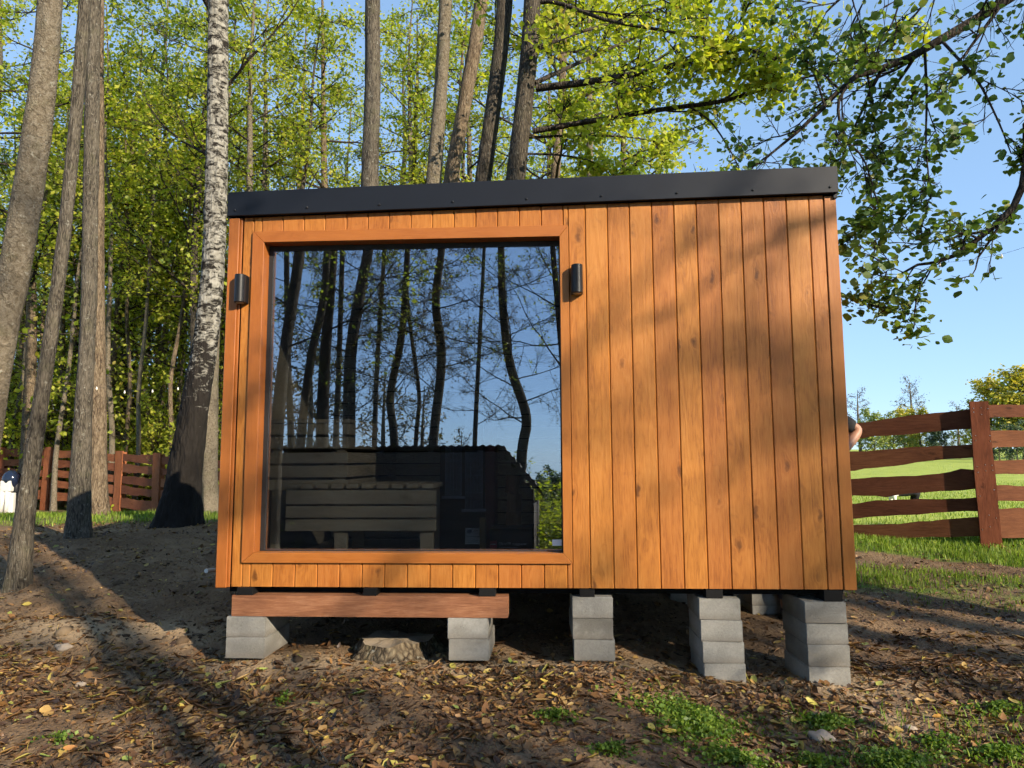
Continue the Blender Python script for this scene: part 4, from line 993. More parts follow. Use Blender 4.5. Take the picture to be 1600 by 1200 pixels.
sh_used = set(); shl = [(-60, 21, 1), (5, 21, 1), (40, 19.8, 2), (95, 21, 1), (140, 18.7, 2), (185, 19.5, 0), (232, 19, 0), (268, 17.4, 0), (305, 16.6, 0), (345, 16.2, 0), (380, 15.8, 1), (210, 23, 1), (120, 25, 0), (50, 26, 1), (290, 22, 1), (340, 24, 0), (430, 17, 0), (0, 30, 0), (170, 29, 0), (250, 27, 1),
     (480, 18, 1), (560, 19, 0), (640, 20, 1), (720, 19, 0), (800, 20, 1), (880, 21, 0),
     (20, 22.5, 3), (75, 23.5, 3), (128, 22, 3), (160, 24.5, 3), (200, 21.5, 3), (240, 23.4, 3), (275, 20.6, 3), (315, 21.4, 3), (352, 19.6, 3), (100, 28, 3), (215, 30, 3), (300, 28, 3), (40, 31, 3),
     (5, 20, 3), (50, 20, 3), (105, 19.5, 3), (150, 19.5, 3), (182, 19, 3), (225, 18.5, 3), (258, 18, 3), (295, 17.6, 3), (335, 17.2, 3)]
for i, (px, D, k) in enumerate(sorted(shl)):
    D = max(D, float(np.interp(px, [-130, 2, 187, 328, 500], LFd[0:2] + [17.4, 15.1, 13.3])) + (5.4 if k == 3 else 4.4))
    x, y = plan(px, D)
    if k in sh_used: e = copy_tree(SH[k])
    else: e = SH[k]; sh_used.add(k)
    e.location = (x, y, gz(x, y)-.05); e.rotation_euler = (0, 0, rf.uniform(0, 6.28)); s = rf.uniform(.8, 1.15); e.scale = (s*.95, s*.95, s) if k != 3 or D < 21 else (s*1.25, s*1.25, s*1.45)
    near = 'directly behind the fence' if D < 20.5 else 'further back under the trees'
    tone = ['yellow-green', 'leafy upright', 'dark green low', 'tall airy'][k]
    tag(e, f'{tone} shrub {near}, {ordw(i)} bush from the left', 'shrub', 'shrubs at the edge of the wood')

# ------------------------------------------------------------------ far trees across the meadow
def far_tree(seed, h, w, leaf, ls, bare=False):
    rng = np.random.RandomState(seed); P = [(0, 0, 0), (.05, 0, h*.3), (0, .1, h*.65), (.1, 0, h)]
    return tree_from('meadow_tree', (0, 0, 0), P, [h*.022, h*.018, h*.012, .02], 'bark_grey', leaf, None, None, seed=seed, n=8, k=16, flare=.2,
                     limb=dict(n=22, t0=.15, t1=.95, length=w, elev=(.2, .9), taper=.55), bs=dict(sec=6, ter=4, leaf_n=(2 if bare else 6), jit=.28, thin=.02), leaf_size=ls)
FT = [far_tree(61, 9, 3.0, 'leaf_far_yellow', .30), far_tree(62, 8, 3.2, 'leaf_far_green', .30), far_tree(63, 8, 2.8, 'leaf_far_dark', .32), far_tree(64, 11, 3.0, 'leaf_dry_sparse', .16, True)]
FTL = ['yellow autumn tree', 'light green tree', 'dark blue-green tree', 'pale almost bare tree']
fused = set()
frow = [(1345, 85, 3, .75), (1368, 78, 1, .62), (1398, 80, 1, .58), (1415, 90, 0, .66), (1428, 100, 3, 1.0), (1440, 82, 0, .62), (1470, 76, 2, .52), (1500, 84, 3, .6), (1552, 76, 0, .92), (1580, 76, 1, 1.0), (1602, 72, 0, 1.0), (1630, 72, 1, 1.0), (1690, 80, 2, 1.0), (1760, 80, 0, 1.), (1250, 80, 1, .8), (1150, 85, 0, .9), (1050, 80, 1, .9), (1530, 95, 1, .75), (1562, 60, 2, .35), (1590, 58, 2, .38)]
for i, (px, D, k, s) in enumerate(sorted(frow)):
    x, y = plan(px, D)
    if k in fused: e = copy_tree(FT[k])
    else: e = FT[k]; fused.add(k)
    e.location = (x, y, gz(x, y)-.1); e.rotation_euler = (0, 0, rf.uniform(0, 6.28)); e.scale = (s*1.1, s*1.1, s)
    tag(e, f'{FTL[k]} across the meadow, {words[i]} in the row behind the open fence', 'tree', 'trees across the meadow')

# ------------------------------------------------------------------ behind the photographer: what the pane mirrors and what shades the front
def mirror_tree(pp, D, r, label, seed, leaf='leaf_dry_sparse', ls=.05, ln=2, limb_n=22, t0=.25, h=6, bark='bark_alder_dark', length=3.0, extra_leaf=False):
    P = [refl(x, y, D) for x, y in pp]
    d = P[1]-P[0]; d = d/d[2]; g = P[0] - d*np.array([.5, .5, 1])*(P[0][2] - gz(P[0][0], D)); g[2] = gz(g[0], g[1]) - .1
    P = ext([g] + P, h); k = len(P); r *= .74
    R = [r*1.3] + list(np.interp(np.linspace(0, 1, k-1), [0, .6, 1], [r*1.05, r*.8, .02]))
    return tree_from('alder_tree', g, P, R, bark, leaf, label, seed=seed, n=12, k=60, flare=.2, limb=dict(n=limb_n, t0=t0, t1=.98, length=length, elev=(-.1, .6), taper=.4, rad=.30, slim=.5),
                     bs=dict(sec=7, ter=6, leaf_n=ln, jit=.05, thin=.0055, ter2=3, spread=.6), leaf_size=ls)
mirror_tree([(425, 850), (432, 700), (444, 560), (470, 380)], -4.4, .17, 'thick dark tree mirrored along the edge of the pane, in front of the shed', 71, 'leaf_forest', .07, 3, 12, .42)
mirror_tree([(470, 690), (486, 560), (505, 470), (512, 380)], -11.5, .17, 'dark leaning tree mirrored second from the edge of the pane', 72, 'leaf_dry_sparse', .05, 2, 12, .3)
mirror_tree([(503, 690), (508, 560), (521, 380)], -12, .24, 'dark straight tree mirrored just beside the leaning one', 73, 'leaf_forest', .06, 1, 12, .3)
mirror_tree([(545, 690), (548, 560), (562, 460), (577, 380)], -10.5, .23, 'thickest black trunk mirrored left of the middle of the pane', 74, 'leaf_forest', .08, 2, 14, .34)
mirror_tree([(616, 690), (610, 620), (625, 540), (632, 480), (637, 380)], -13, .17, 'crooked tree mirrored in the middle of the pane with forked foot', 75)
mirror_tree([(650, 690), (655, 620), (645, 540), (640, 500)], -15, .10, 'thin crooked sapling mirrored in the middle of the pane', 76, h=2)
mirror_tree([(677, 690), (690, 560), (681, 470), (691, 380)], -12.5, .19, 'slightly wavy tree mirrored against open sky right of the middle', 77)
mirror_tree([(815, 715), (822, 650), (797, 570), (786, 480), (783, 380)], -12, .20, 'strongly S-curved tree mirrored above the end of the shed roof', 78, ln=1)
mirror_tree([(884, 640), (879, 560), (872, 480), (863, 380)], -10.5, .13, 'dark tree mirrored at the frame nearest the plank wall', 79, 'leaf_forest', .06, 2)
mirror_tree([(585, 690), (590, 560), (600, 400)], -24, .16, 'far slender tree mirrored faintly between the thick and the crooked trunk', 80, h=7)
mirror_tree([(742, 690), (748, 560), (756, 400)], -26, .15, 'far slender tree mirrored faintly against the sky near the curved trunk', 81, ln=1, h=5)
mirror_tree([(455, 690), (450, 560), (448, 400)], -20, .18, 'far dark tree mirrored behind the leaning trunk near the frame', 82, 'leaf_dry_sparse', .06, 2)
mirror_tree([(525, 690), (530, 560), (535, 400)], -21, .17, 'far tree with yellowish leaves mirrored behind the two dark trunks', 83, 'leaf_dry_sparse', .06, 2)
# trees to the sunny side, their limbs shade cabin and ground
def caster(x, y, h, r, seed, label, t0=.3, nl=12, ln=3, length=3.2, lean=.4, ls=.075):
    g = np.array([x, y, gz(x, y)-.08]); rng = np.random.RandomState(seed)
    P = [g + np.array([lean*(i/5)**1.4 + .1*rng.normal()*(i > 0), .1*rng.normal()*(i > 0), h*i/5]) for i in range(6)]
    return tree_from('alder_tree', g, P, [r*1.3, r, r*.9, r*.75, r*.5, .03], 'bark_alder', 'leaf_near', label, seed=seed, limb=dict(n=nl, t0=t0, t1=.98, length=length, elev=(-.05, .6)),
                     bs=dict(sec=5, ter=4, leaf_n=ln, jit=.08, thin=.006), leaf_size=ls)
caster(9.3, -1.9, 12, .16, 91, 'tall alder outside the photo on the sunny side of the camera, nearest one', .55, 8, 3)
caster(16.0, -7.9, 16, .20, 92, 'tall alder outside the photo beyond the nearest sunny-side alder', .46, 12, 4, 4.4)
caster(8.2, -9.6, 12, .15, 93, 'alder outside the photo behind and to the sunny side, downhill', .34, 12, 4)
caster(6.0, -4.6, 9, .10, 94, 'slim young alder outside the photo behind the camera', .40, 10, 3, 2.2)
caster(11.2, -9.5, 14, .18, 96, 'tall alder outside the photo, far down the sunny slope', .34, 16, 4, 4.6)
caster(19.5, -13.6, 17, .20, 97, 'tall alder outside the photo, farthest on the sunny slope', .46, 24, 6, 3.8, .4, .10)
caster(21.5, -17.2, 17, .18, 98, 'second of the two farthest alders outside the photo on the sunny slope', .48, 26, 7, 3.8, .4, .10)
caster(5.0, -3.5, 4.3, .07, 111, 'added bushy alder outside the photo behind the camera, taller leafy one', .2, 22, 7, 2.2, .1)  # unseen low crowns, added and sized to shade the foreground
caster(6.1, -2.2, 4.2, .07, 112, 'added bushy alder outside the photo behind the camera on the sunny side', .2, 16, 5, 1.9, .1)
caster(3.6, -4.6, 4.4, .07, 113, 'added bushy alder outside the photo behind the camera, farthest from the sun', .2, 22, 7, 2.2, .1)
# shed
def shed():
    yS = -8.0; L = refl(440, 698, yS); Rr = refl(788, 693, yS); Ee = refl(840, 757, yS); zg = gz(-4, yS)-.25
    e = empty('wood_shed', ((L[0]+Rr[0])/2, yS, zg), 0, 'dark slatted shed with corrugated roof mirrored in the lower half of the pane', 'shed')
    o = np.array(e.location); x0, x1, zt = L[0]-o[0], Rr[0]-o[0], L[2]-zg
    xe, ze = Ee[0]-o[0], Ee[2]-zg
    # roof: corrugated sheet falling back, and a lean-to slope at the end
    def sheet(name, a, b, c, d, n=46):
        a, b, c, d = map(np.array, (a, b, c, d)); V = []; Fs = []
        nn = nrm(np.cross(b-a, d-a)); nn = nn if nn[2] > 0 else -nn
        for i in range(n*4+1):
            t = i/(n*4); off = nn*.022*math.sin(t*n*2*math.pi)
            p, q = a+(b-a)*t+off, d+(c-d)*t+off
            V += [p, q, q-nn*.006, p-nn*.006]
        for i in range(n*4):
            for j in range(4): Fs.append((4*i+j, 4*i+(j+1) % 4, 4*i+4+(j+1) % 4, 4*i+4+j))
        mb = MB(); mb.add(V, Fs); return mb.build(name, M['corrugated'], e, sm=True)
    sheet('roof', (x0-.1, .06, zt), (x1, .06, zt), (x1, -2.6, zt-.55), (x0-.1, -2.6, zt-.55), 30)
    sheet('roof', (x1-.02, .06, zt-.01), (xe, .06, ze), (xe, -2.6, ze-.4), (x1-.02, -2.6, zt-.56), 7)
    mb = MB(); mb.add([(x1-.05, .02, zt-.03), (xe, .02, ze-.03), (xe, .05, ze-.03), (x1-.05, .05, zt-.03), (x1-.05, .02, zt-.13), (xe-.02, .02, ze-.15), (xe-.02, .05, ze-.15), (x1-.05, .05, zt-.13)],
                      [(0,1,2,3),(7,6,5,4),(0,4,5,1),(1,5,6,2),(2,6,7,3),(3,7,4,0)]); mb.build('verge_board', M['shed_wood'], e)
    k = 0; z = .15
    while z + .16 < zt-.06:
        xr = xe-.12 if z+.16 < ze-.06 else x1-.06 + max(0., (zt-.08-z-.16)/(zt-ze))*(xe-x1)
        mb = MB(); mb.box(x0, xr-.02, .0 if k % 2 else .012, .022 if k % 2 else .034, z, z+.186); mb.build('board', M['shed_wood'], e); z += .178; k += 1
    for px_ in np.linspace(x0+.05, xe-.2, 6):
        mb = MB(); mb.box(px_, px_+.11, -.12, -.001, -.1, min(zt-.1, (ze if px_ > x1 else zt)-.1)); mb.build('post', M['shed_wood'], e)
    for nm, a, b in (('side_wall', x0, x0+.03), ('side_wall', xe-.16, xe-.13)):
        mb = MB(); mb.box(a, b, -2.45, -.005, -.1, (ze if a > 0 else zt)-.5); mb.build(nm, M['shed_wood'], e)
    mb = MB(); mb.box(x0, xe-.13, -2.5, -2.47, -.1, ze-.5); mb.build('back_wall', M['shed_wood'], e)
shed()
def hedge(px, D, hh, k, label):
    p = refl(px, 800, D); e = copy_tree(SH[k]); e.name = 'slope_shrub'; z = gz(p[0], D)
    e.location = (p[0], D, z-.05); e.rotation_euler = (0, 0, px); e.scale = (hh*.75, hh*.75, hh/2.2); tag(e, label, 'shrub', 'shrubs on the slope behind the camera')
for i, (px, D, hh, k) in enumerate(((872, -10, 1.5, 0), (850, -13, 2.0, 0), (885, -15, 2.3, 1), (860, -20, 2.6, 1), (840, -26, 3.2, 1), (895, -27, 3.2, 1), (430, -9, 1.2, 0), (405, -12, 2.0, 0), (940, -13, 2.0, 0), (1000, -18, 2.6, 1), (420, -22, 2.8, 0), (350, -15, 2.3, 1), (1080, -22, 2.6, 0))):
    side = 'mirrored beside the shed end' if 835 < px < 890 else ('mirrored at the pane edge' if px < 440 else 'outside the pane')
    hedge(px, D, hh, k, f'{["yellow-green","dark green","low green"][k]} shrub on the slope, {side}, {["nearest","second","third","fourth","fifth","sixth","seventh","eighth","ninth","tenth","eleventh","twelfth","farthest"][i]} in the planting')

# ------------------------------------------------------------------ person behind the cabin corner
def skin_obj(name, verts, edges, radii, mat, parent, sub=2, root=0):
    me = bpy.data.meshes.new(name); me.from_pydata(verts, edges, []); o = link(name, me, None, parent)
    sk = o.modifiers.new('skin', 'SKIN'); sk.use_smooth_shade = True
    for i, r in enumerate(radii):
        s = me.skin_vertices[0].data[i]; s.radius = r if hasattr(r, '__len__') else (r, r); s.use_root = (i == root)
    sb = o.modifiers.new('sub', 'SUBSURF'); sb.levels = sub; sb.render_levels = sub
    bpy.context.view_layer.update()
    ev = o.evaluated_get(bpy.context.evaluated_depsgraph_get()); m2 = bpy.data.meshes.new_from_object(ev)
    o.modifiers.clear(); o.data = m2; m2.materials.clear(); m2.materials.append(mat); smooth(m2); return o
mat_plain('skin', (.34, .175, .11), .5, var=.1, sc=20.)
mat_plain('shirt_black', (.012, .012, .014), .85, var=.2)
mat_plain('trousers', (.03, .035, .05), .9, var=.2)
mat_plain('hair', (.03, .02, .014), .6, var=.3, sc=60.)
mat_plain('shoe', (.02, .02, .02), .6)
def person():
    D = 5.62; elb = at(1343, 672, D); bx_, by_ = elb[0]-.50, D+.06; zg = gz(bx_, by_)
    e = empty('person', (bx_, by_, zg), 0, 'person in black short sleeves behind the cabin corner, only a bent elbow showing', 'person')
    E_ = np.array([elb[0]-bx_, elb[1]-by_, elb[2]-zg]); H = E_[2] + .20       # shoulder height
    k = H/1.46
    v = [(0, .02, .93*k), (0, .01, 1.12*k), (0, .0, 1.32*k), (0, .01, 1.46*k), (0, .0, 1.56*k), (0, -.02, 1.66*k), (0, -.02, 1.76*k),           # 0..6 pelvis, waist, chest, neck base, neck, head, crown
         (.17, 0, H-.03), tuple(E_), (.22, -.22, E_[2]-.25), (.17, -.29, E_[2]-.29),                                                     # 7..10 raised arm
         (-.17, 0, H-.03), (-.21, .02, H-.32), (-.14, -.2, H-.46), (-.12, -.27, H-.48),                                                 # 11..14 other arm
         (.10, .02, .86*k), (.11, -.01, .48*k), (.11, .03, .08*k), (.12, -.10, .04*k),                                                   # 15..18 leg
         (-.10, .02, .86*k), (-.11, -.01, .48*k), (-.11, .03, .08*k), (-.12, -.10, .04*k)]
    ed = [(0,1),(1,2),(2,3),(3,4),(4,5),(5,6),(3,7),(7,8),(8,9),(9,10),(3,11),(11,12),(12,13),(13,14),(0,15),(15,16),(16,17),(17,18),(0,19),(19,20),(20,21),(21,22)]
    r = [(.14,.11),(.13,.10),(.155,.115),(.08,.08),(.055,.06),(.085,.10),(.06,.075),.065,.046,.032,.022,.065,.046,.032,.022,.095,.062,.045,.035,.095,.062,.045,.035]
    skin_obj('body', v, ed, r, M['skin'], e)
    # clothes a little outside the body
    S7, S8 = np.array(v[7]), np.array(v[8]); cuff = S7 + (S8-S7)*.93; S11, S12 = np.array(v[11]), np.array(v[12]); cuff2 = S11+(S12-S11)*.8
    skin_obj('shirt', [v[0], v[1], v[2], (0, .01, 1.43*k), tuple(S7), tuple(cuff), tuple(S11), tuple(cuff2)], [(0,1),(1,2),(2,3),(3,4),(4,5),(3,6),(6,7)], [(.155,.125),(.148,.118),(.172,.132),(.10,.095),.085,.066,.085,.066], M['shirt_black'], e)
    skin_obj('trousers', [(0, .02, .95*k), v[15], v[16], (v[17][0], v[17][1], .10*k), v[19], v[20], (v[21][0], v[21][1], .10*k)], [(0,1),(1,2),(2,3),(0,4),(4,5),(5,6)], [(.16,.13),.115,.082,.07,.115,.082,.07], M['trousers'], e)
    skin_obj('hair', [(0, .0, 1.70*k), (0, .0, 1.785*k)], [(0,1)], [(.094,.108),(.06,.075)], M['hair'], e)
    for sx in (.115, -.115): skin_obj('shoe', [(sx, .06, .045), (sx, -.05, .045), (sx, -.17, .035)], [(0,1),(1,2)], [(.05,.05),(.05,.045),(.04,.03)], M['shoe'], e)
    for wr, sx in ((v[10], -1), (v[14], 1)):
        wr = np.array(wr)
        for f in range(4):
            a = wr + np.array([sx*0+ (f-1.5)*.019, -.015, -.005]); l = (.075, .085, .08, .062)[f]
            skin_obj('finger', [tuple(a), tuple(a+np.array([0, -l*.55, -.01])), tuple(a+np.array([0, -l*.85, -.035]))], [(0,1),(1,2)], [.0095, .0085, .007], M['skin'], e, 1)
        a = wr + np.array([sx*.028, .0, 0]); skin_obj('thumb', [tuple(a), tuple(a+np.array([sx*.02, -.03, -.01])), tuple(a+np.array([sx*.02, -.058, -.02]))], [(0,1),(1,2)], [.011, .010, .008], M['skin'], e, 1)
    for s_ in (-1, 1):
        hz = 1.665*k
        skin_obj('ear', [(s_*.088, -.01, hz-.02), (s_*.095, -.005, hz+.02)], [(0,1)], [(.010,.018), (.010,.02)], M['skin'], e, 1)
        skin_obj('eye', [(s_*.032, -.112, hz+.008), (s_*.032, -.118, hz+.008)], [(0,1)], [.010, .009], M['print_white'], e, 1)
    skin_obj('nose', [(0, -.112, 1.675*k), (0, -.135, 1.645*k)], [(0,1)], [.010, .014], M['skin'], e, 1)
    skin_obj('mouth', [(-.022, -.112, 1.610*k), (0, -.118, 1.608*k), (.022, -.112, 1.610*k)], [(0,1),(1,2)], [.005, .007, .005], M['logo_red'], e, 1, 1)
person()

# ------------------------------------------------------------------ dog on the meadow
def mat_pied():
    m = NT('pied_fur'); p = m.co(); n_ = m.noise(p, 4.5, 2., .5)
    x = m.n('SeparateXYZ', Vector=p).outputs
    w = m.math('ADD', m.math('MULTIPLY', m.math('SUBTRACT', -.16, x[0]), 5.), m.math('MULTIPLY', m.math('SUBTRACT', .30, x[2]), .6))
    f = m.math('MULTIPLY', m.math('ADD', w, m.math('MULTIPLY', m.math('SUBTRACT', n_, .5), 2.2)), 8., clamp=True)
    return m.end(m.prin(m.mix(f, (.012, .012, .014), (.70, .68, .63)), .85, m.bump(m.noise(p, 90., 2.), .4, .01), .2))
mat_pied()
def dog():
    D = 13.1; c = at(1412, 790, D); z = gz(c[0], D); k = .8
    e = empty('dog', (c[0], D, z), 0, 'black and white dog standing on the meadow, seen between two fence rails', 'dog'); e.scale = (k, k, k)
    v = [(-.02, 0, .40), (-.22, 0, .41), (.18, 0, .41), (.30, 0, .42), (-.34, 0, .52), (-.44, 0, .60), (-.56, 0, .56),
         (-.24, .07, .33), (-.25, .07, .17), (-.24, .07, .03), (-.28, .07, .015), (-.24, -.07, .33), (-.22, -.07, .17), (-.20, -.07, .03), (-.24, -.07, .015),
         (.28, .07, .34), (.23, .07, .22), (.33, .07, .12), (.30, .07, .02), (.26, .07, .012), (.28, -.07, .34), (.25, -.07, .22), (.35, -.07, .12), (.32, -.07, .02), (.28, -.07, .012),
         (.40, 0, .45), (.52, .02, .40)]
    ed = [(0,1),(0,2),(2,3),(1,4),(4,5),(5,6),(1,7),(7,8),(8,9),(9,10),(1,11),(11,12),(12,13),(13,14),(3,15),(15,16),(16,17),(17,18),(18,19),(3,20),(20,21),(21,22),(22,23),(23,24),(3,25),(25,26)]
    r = [.10,.125,.10,.10,.075,.075,.035,.05,.032,.024,.026,.05,.032,.024,.026,.065,.042,.026,.022,.024,.065,.042,.026,.022,.024,.03,.018]
    skin_obj('body', v, ed, r, M['pied_fur'], e)
    for s_ in (-1, 1): skin_obj('ear', [(-.40, s_*.055, .66), (-.40, s_*.085, .60)], [(0,1)], [.03, .02], M['shirt_black'], e, 1)
dog()
# ------------------------------------------------------------------ white figure with dark dome at the forest fence
def figure():
    D = 17.6; b = at(11, 786, D); z = gz(b[0], D); s = D/1110
    e = empty('garden_figure', (b[0], D, z), 0, 'white garden figure with two legs and a dark shiny dome beside the forest fence', 'garden figure')
    h = lambda py: at(11, py, D)[2]-z
    X_ = lambda px: (px-11)*s*1.02
    mb = MB(); mb.prism([(X_(2), -.09), (X_(18), -.09), (X_(18.5), .06), (X_(2), .06)], 'z', h(768), h(751)); mb.build('torso', M['white_plastic'], e, .02, 2)
    for a, c in ((1, 7), (8.5, 15)):
        mb = MB(); mb.tube([(X_((a+c)/2)-.02, -.02, .0), (X_((a+c)/2), -.02, h(769)*.5), (X_((a+c)/2)+.01, -.02, h(768)+.02)], [.055, .05, .07], 10); mb.build('leg', M['white_plastic'], e, sm=True)
    mb = MB(); mb.box(X_(14), X_(21.5), -.05, .08, 0, h(770)); mb.build('block', M['white_plastic'], e, .015, 2)
    for nm, c, rx, mt in (('dome', (X_(11), .08, h(750)), .20, 'glossy_navy'),):
        bm = bmesh.new(); bmesh.ops.create_uvsphere(bm, u_segments=20, v_segments=12, radius=rx); me = bpy.data.meshes.new(nm); bm.to_mesh(me); bm.free(); smooth(me)
        o = link(nm, me, M[mt], e, c); o.scale = (1, .9, 1.2)
    mb = MB(); mb.tube([(X_(16), .17, 0), (X_(16), .17, h(765)), (X_(15), .17, h(745)), (X_(13), .15, h(738))], [.14, .15, .14, .07], 14); mb.build('back_shell', M['black_metal'], e, sm=True)
figure()
# ------------------------------------------------------------------ string of bulbs from the alder to the birch
def string_light(pts, n, label):
    P = catmull(pts, 26); e = empty('string_light', P[0], 0, label, 'string light')
    Q = P - P[0]; mb = MB(); mb.tube([tuple(q) for q in Q], .0014, 5); mb.build('wire', M['anthracite'], e)
    for i in range(n):
        q = Q[int((i+.5)*25/n)]; mb = MB(); mb.tube([tuple(q), tuple(q-np.array([0, 0, .015])), tuple(q-np.array([0, 0, .025])), tuple(q-np.array([0, 0, .042]))], [.006, .007, .013, .003], 8); mb.build('bulb', M['bulb_glass'], e, sm=True)
string_light([at(128, 600, 7.95), at(190, 610, 8.6), at(250, 608, 9.0), at(303, 602, 9.4)], 4, 'thin pale wire with small bulbs strung from alder to birch')
string_light([at(1700, 350, 5.4), at(1620, 380, 5.6), at(1560, 398, 5.8), at(1500, 408, 6.0), at(1440, 412, 6.2)], 5, 'thin wire with small bulbs crossing the open sky under the boughs')
mb = MB(); q0, q1 = at(322, 892, 4.55), at(352, 889, 4.75); mb.tube([tuple(q0-q0), tuple(q1-q0)], .014, 10)
tag(mb.build('plastic_pipe', M['white_plastic'], None, loc=q0), 'short white plastic pipe end sticking out beside the cabin corner', 'pipe')

# ------------------------------------------------------------------ grass, ground cover, litter
def scatter(rng, n, x0, x1, y0, y1, dens):
    x = rng.uniform(x0, x1, n); y = rng.uniform(y0, y1, n); k = rng.rand(n) < dens(x, y); x, y = x[k], y[k]
    return np.stack([x, y, ground_z(x, y)], 1)
def blades(name, rng, P, h, w, lean=.45):
    n = len(P); a = rng.rand(n)*6.28; D = np.stack([np.cos(a), np.sin(a), np.zeros(n)], 1); B = np.stack([-np.sin(a), np.cos(a), np.zeros(n)], 1)
    H = (h*(.55+.8*rng.rand(n)))[:, None]; up = np.array([0, 0, 1.]); ln = (lean*rng.rand(n))[:, None]
    V = np.stack([P - B*w, P + B*w, P + up*H*.6 + D*H*ln*.4 + B*w*.7, P + up*H + D*H*ln - D*0, P + up*H*.6 + D*H*ln*.4 - B*w*.7], 1).reshape(-1, 3)
    b = np.arange(n)[:, None]*5
    return fast_mesh(name, V, b + np.array([[0, 1, 2, 3, 4]]))
rg = np.random.RandomState(101)
gm_ = lambda thr, g: (lambda x, y: np.clip((grass_mask(x, y)[0] - thr + .55*fbm(x, y, 2.6, 3, 5))*g, 0, 1))
g1 = scatter(rg, 60000, 2.0, 9.0, 6.4, 9.6, gm_(.35, 1.2))
tag(link('grass', blades('grass', rg, g1, .062, .0032), M['needle_grass']), 'bright green grass along the foot of the open fence', 'grass', kind='stuff')
g2 = scatter(rg, 60000, 3., 22.0, 9.4, 26., lambda x, y: np.where(x > 1, .8, 0)*np.clip(8/(y-5), 0, 1))
tag(link('meadow_grass', blades('meadow_grass', rg, g2, .055, .006), M['needle_grass']), 'short sunlit meadow grass beyond the open fence', 'grass', kind='stuff')
g3 = scatter(rg, 90000, -16, -1.5, 9.0, 17, gm_(.36, 1.2))
tag(link('verge_grass', blades('verge_grass', rg, g3, .07, .005), M['needle_grass']), 'sparse sunlit grass in front of the forest fence', 'grass', kind='stuff')
g4 = scatter(rg, 70000, 1.0, 7.0, 3.0, 7.4, gm_(.40, 1.0))
tag(link('path_grass', blades('path_grass', rg, g4, .045, .0028, .8), M['needle_grass']), 'patchy trodden grass beside the cabin', 'grass', kind='stuff')
def cover(name, spots_, n, label, size=.017, h=.05):
    P = []
    for cx, cy, rx, ry, f in spots_:
        m_ = int(n*f); a = rg.rand(m_)*6.28; r = np.abs(rg.normal(size=m_))*.55*(1 + .25*np.sin(3*a+1) + .15*np.sin(5*a)); x = cx + rx*r*np.cos(a); y = cy + ry*r*np.sin(a)
        d = np.clip(1-r*.8, .15, 1)
        k = (vnoise(x*14, y*14, 3) > .28) | (rg.rand(m_) < .25)
        P.append(np.stack([x, y, ground_z(x, y) + .004 + d*h*rg.rand(m_)], 1)[k])
    me = leaves(name, rg, np.concatenate(P), size, 'quad', .1, .35, .40, .5)
    return tag(link(name, me, M['ground_cover']), label, 'ground cover', kind='stuff')
c1 = at(1085, 1112, 3.62); c2 = at(1400, 1165, 3.35); c3 = at(1290, 1108, 3.7); c4 = at(1470, 1150, 3.5); c5 = at(870, 1125, 3.55); c6 = at(960, 1185, 3.2); c7 = at(90, 1168, 3.3)
cover('ground_cover', [(c1[0], c1[1], .33, .27, 1.), (c1[0]+.1, c1[1]-.32, .22, .12, .3), (c2[0], c2[1], .24, .16, .5), (c2[0]-.35, c2[1]+.02, .16, .1, .2), (c3[0], c3[1], .16, .08, .2), (c4[0], c4[1], .14, .08, .12), (c5[0], c5[1], .14, .07, .07), (c6[0], c6[1], .15, .06, .06), (c7[0], c7[1], .12, .05, .05),
       (-1.15, 3.72, .05, .03, .02), (2.55, 3.9, .2, .1, .12), (2.2, 3.35, .25, .1, .2)], 5200, 'low bright green leafy ground cover in front of the block stacks')
def flat_leaves(name, rng, P, size, var=.45, tilt=.35, wide=.27):
    n = len(P); a = rng.rand(n)*6.28
    e = .02; zx = (ground_z(P[:, 0]+e, P[:, 1]) - ground_z(P[:, 0]-e, P[:, 1]))/(2*e); zy = (ground_z(P[:, 0], P[:, 1]+e) - ground_z(P[:, 0], P[:, 1]-e))/(2*e)
    N = nrm(np.stack([-zx, -zy, np.ones(n)], 1) + rng.normal(size=(n, 3))*tilt); A = nrm(np.cross(N, np.stack([np.cos(a), np.sin(a), np.zeros(n)], 1))); B = np.cross(N, A)
    L = (size*np.exp(var*rng.normal(size=n))).clip(size*.35, size*2.2)[:, None]; W_ = wide*(.6+.8*rng.rand(n))[:, None]; cu = (.25*rng.normal(size=n))[:, None]
    P = P + N*.006 - A*L*.5
    V = np.stack([P, P + L*(.33*A + W_*B + .12*N), P + L*(.72*A + W_*.8*B + (.12+cu*.4)*N), P + L*(A + cu*N), P + L*(.72*A - W_*.8*B + (.10+cu*.4)*N), P + L*(.33*A - W_*B + .10*N), P + L*(.5*A + cu*.1*N)], 1).reshape(-1, 3)
    b = np.arange(n)[:, None]*7
    F_ = np.concatenate([b + np.array([[6, 0, 1]]), b + np.array([[6, 1, 2]]), b + np.array([[6, 2, 3]]), b + np.array([[6, 3, 4]]), b + np.array([[6, 4, 5]]), b + np.array([[6, 5, 0]])])
    return fast_mesh(name, V, F_)
def litter_d(x, y):
    under = sstep(4.15, 4.45, y)*sstep(-1.75, -1.5, x)*sstep(2.1, 1.9, x)*sstep(6.5, 6.2, y)
    return np.clip(.68 + 2.2*fbm(x, y, 1.3, 4, 9), .08, 1)*(1-.85*under)*(1-.75*sand_mask(x, y))*(1-.7*fmask_f(x, y))
def fmask_f(x, y): return grass_mask(x, y)[1]
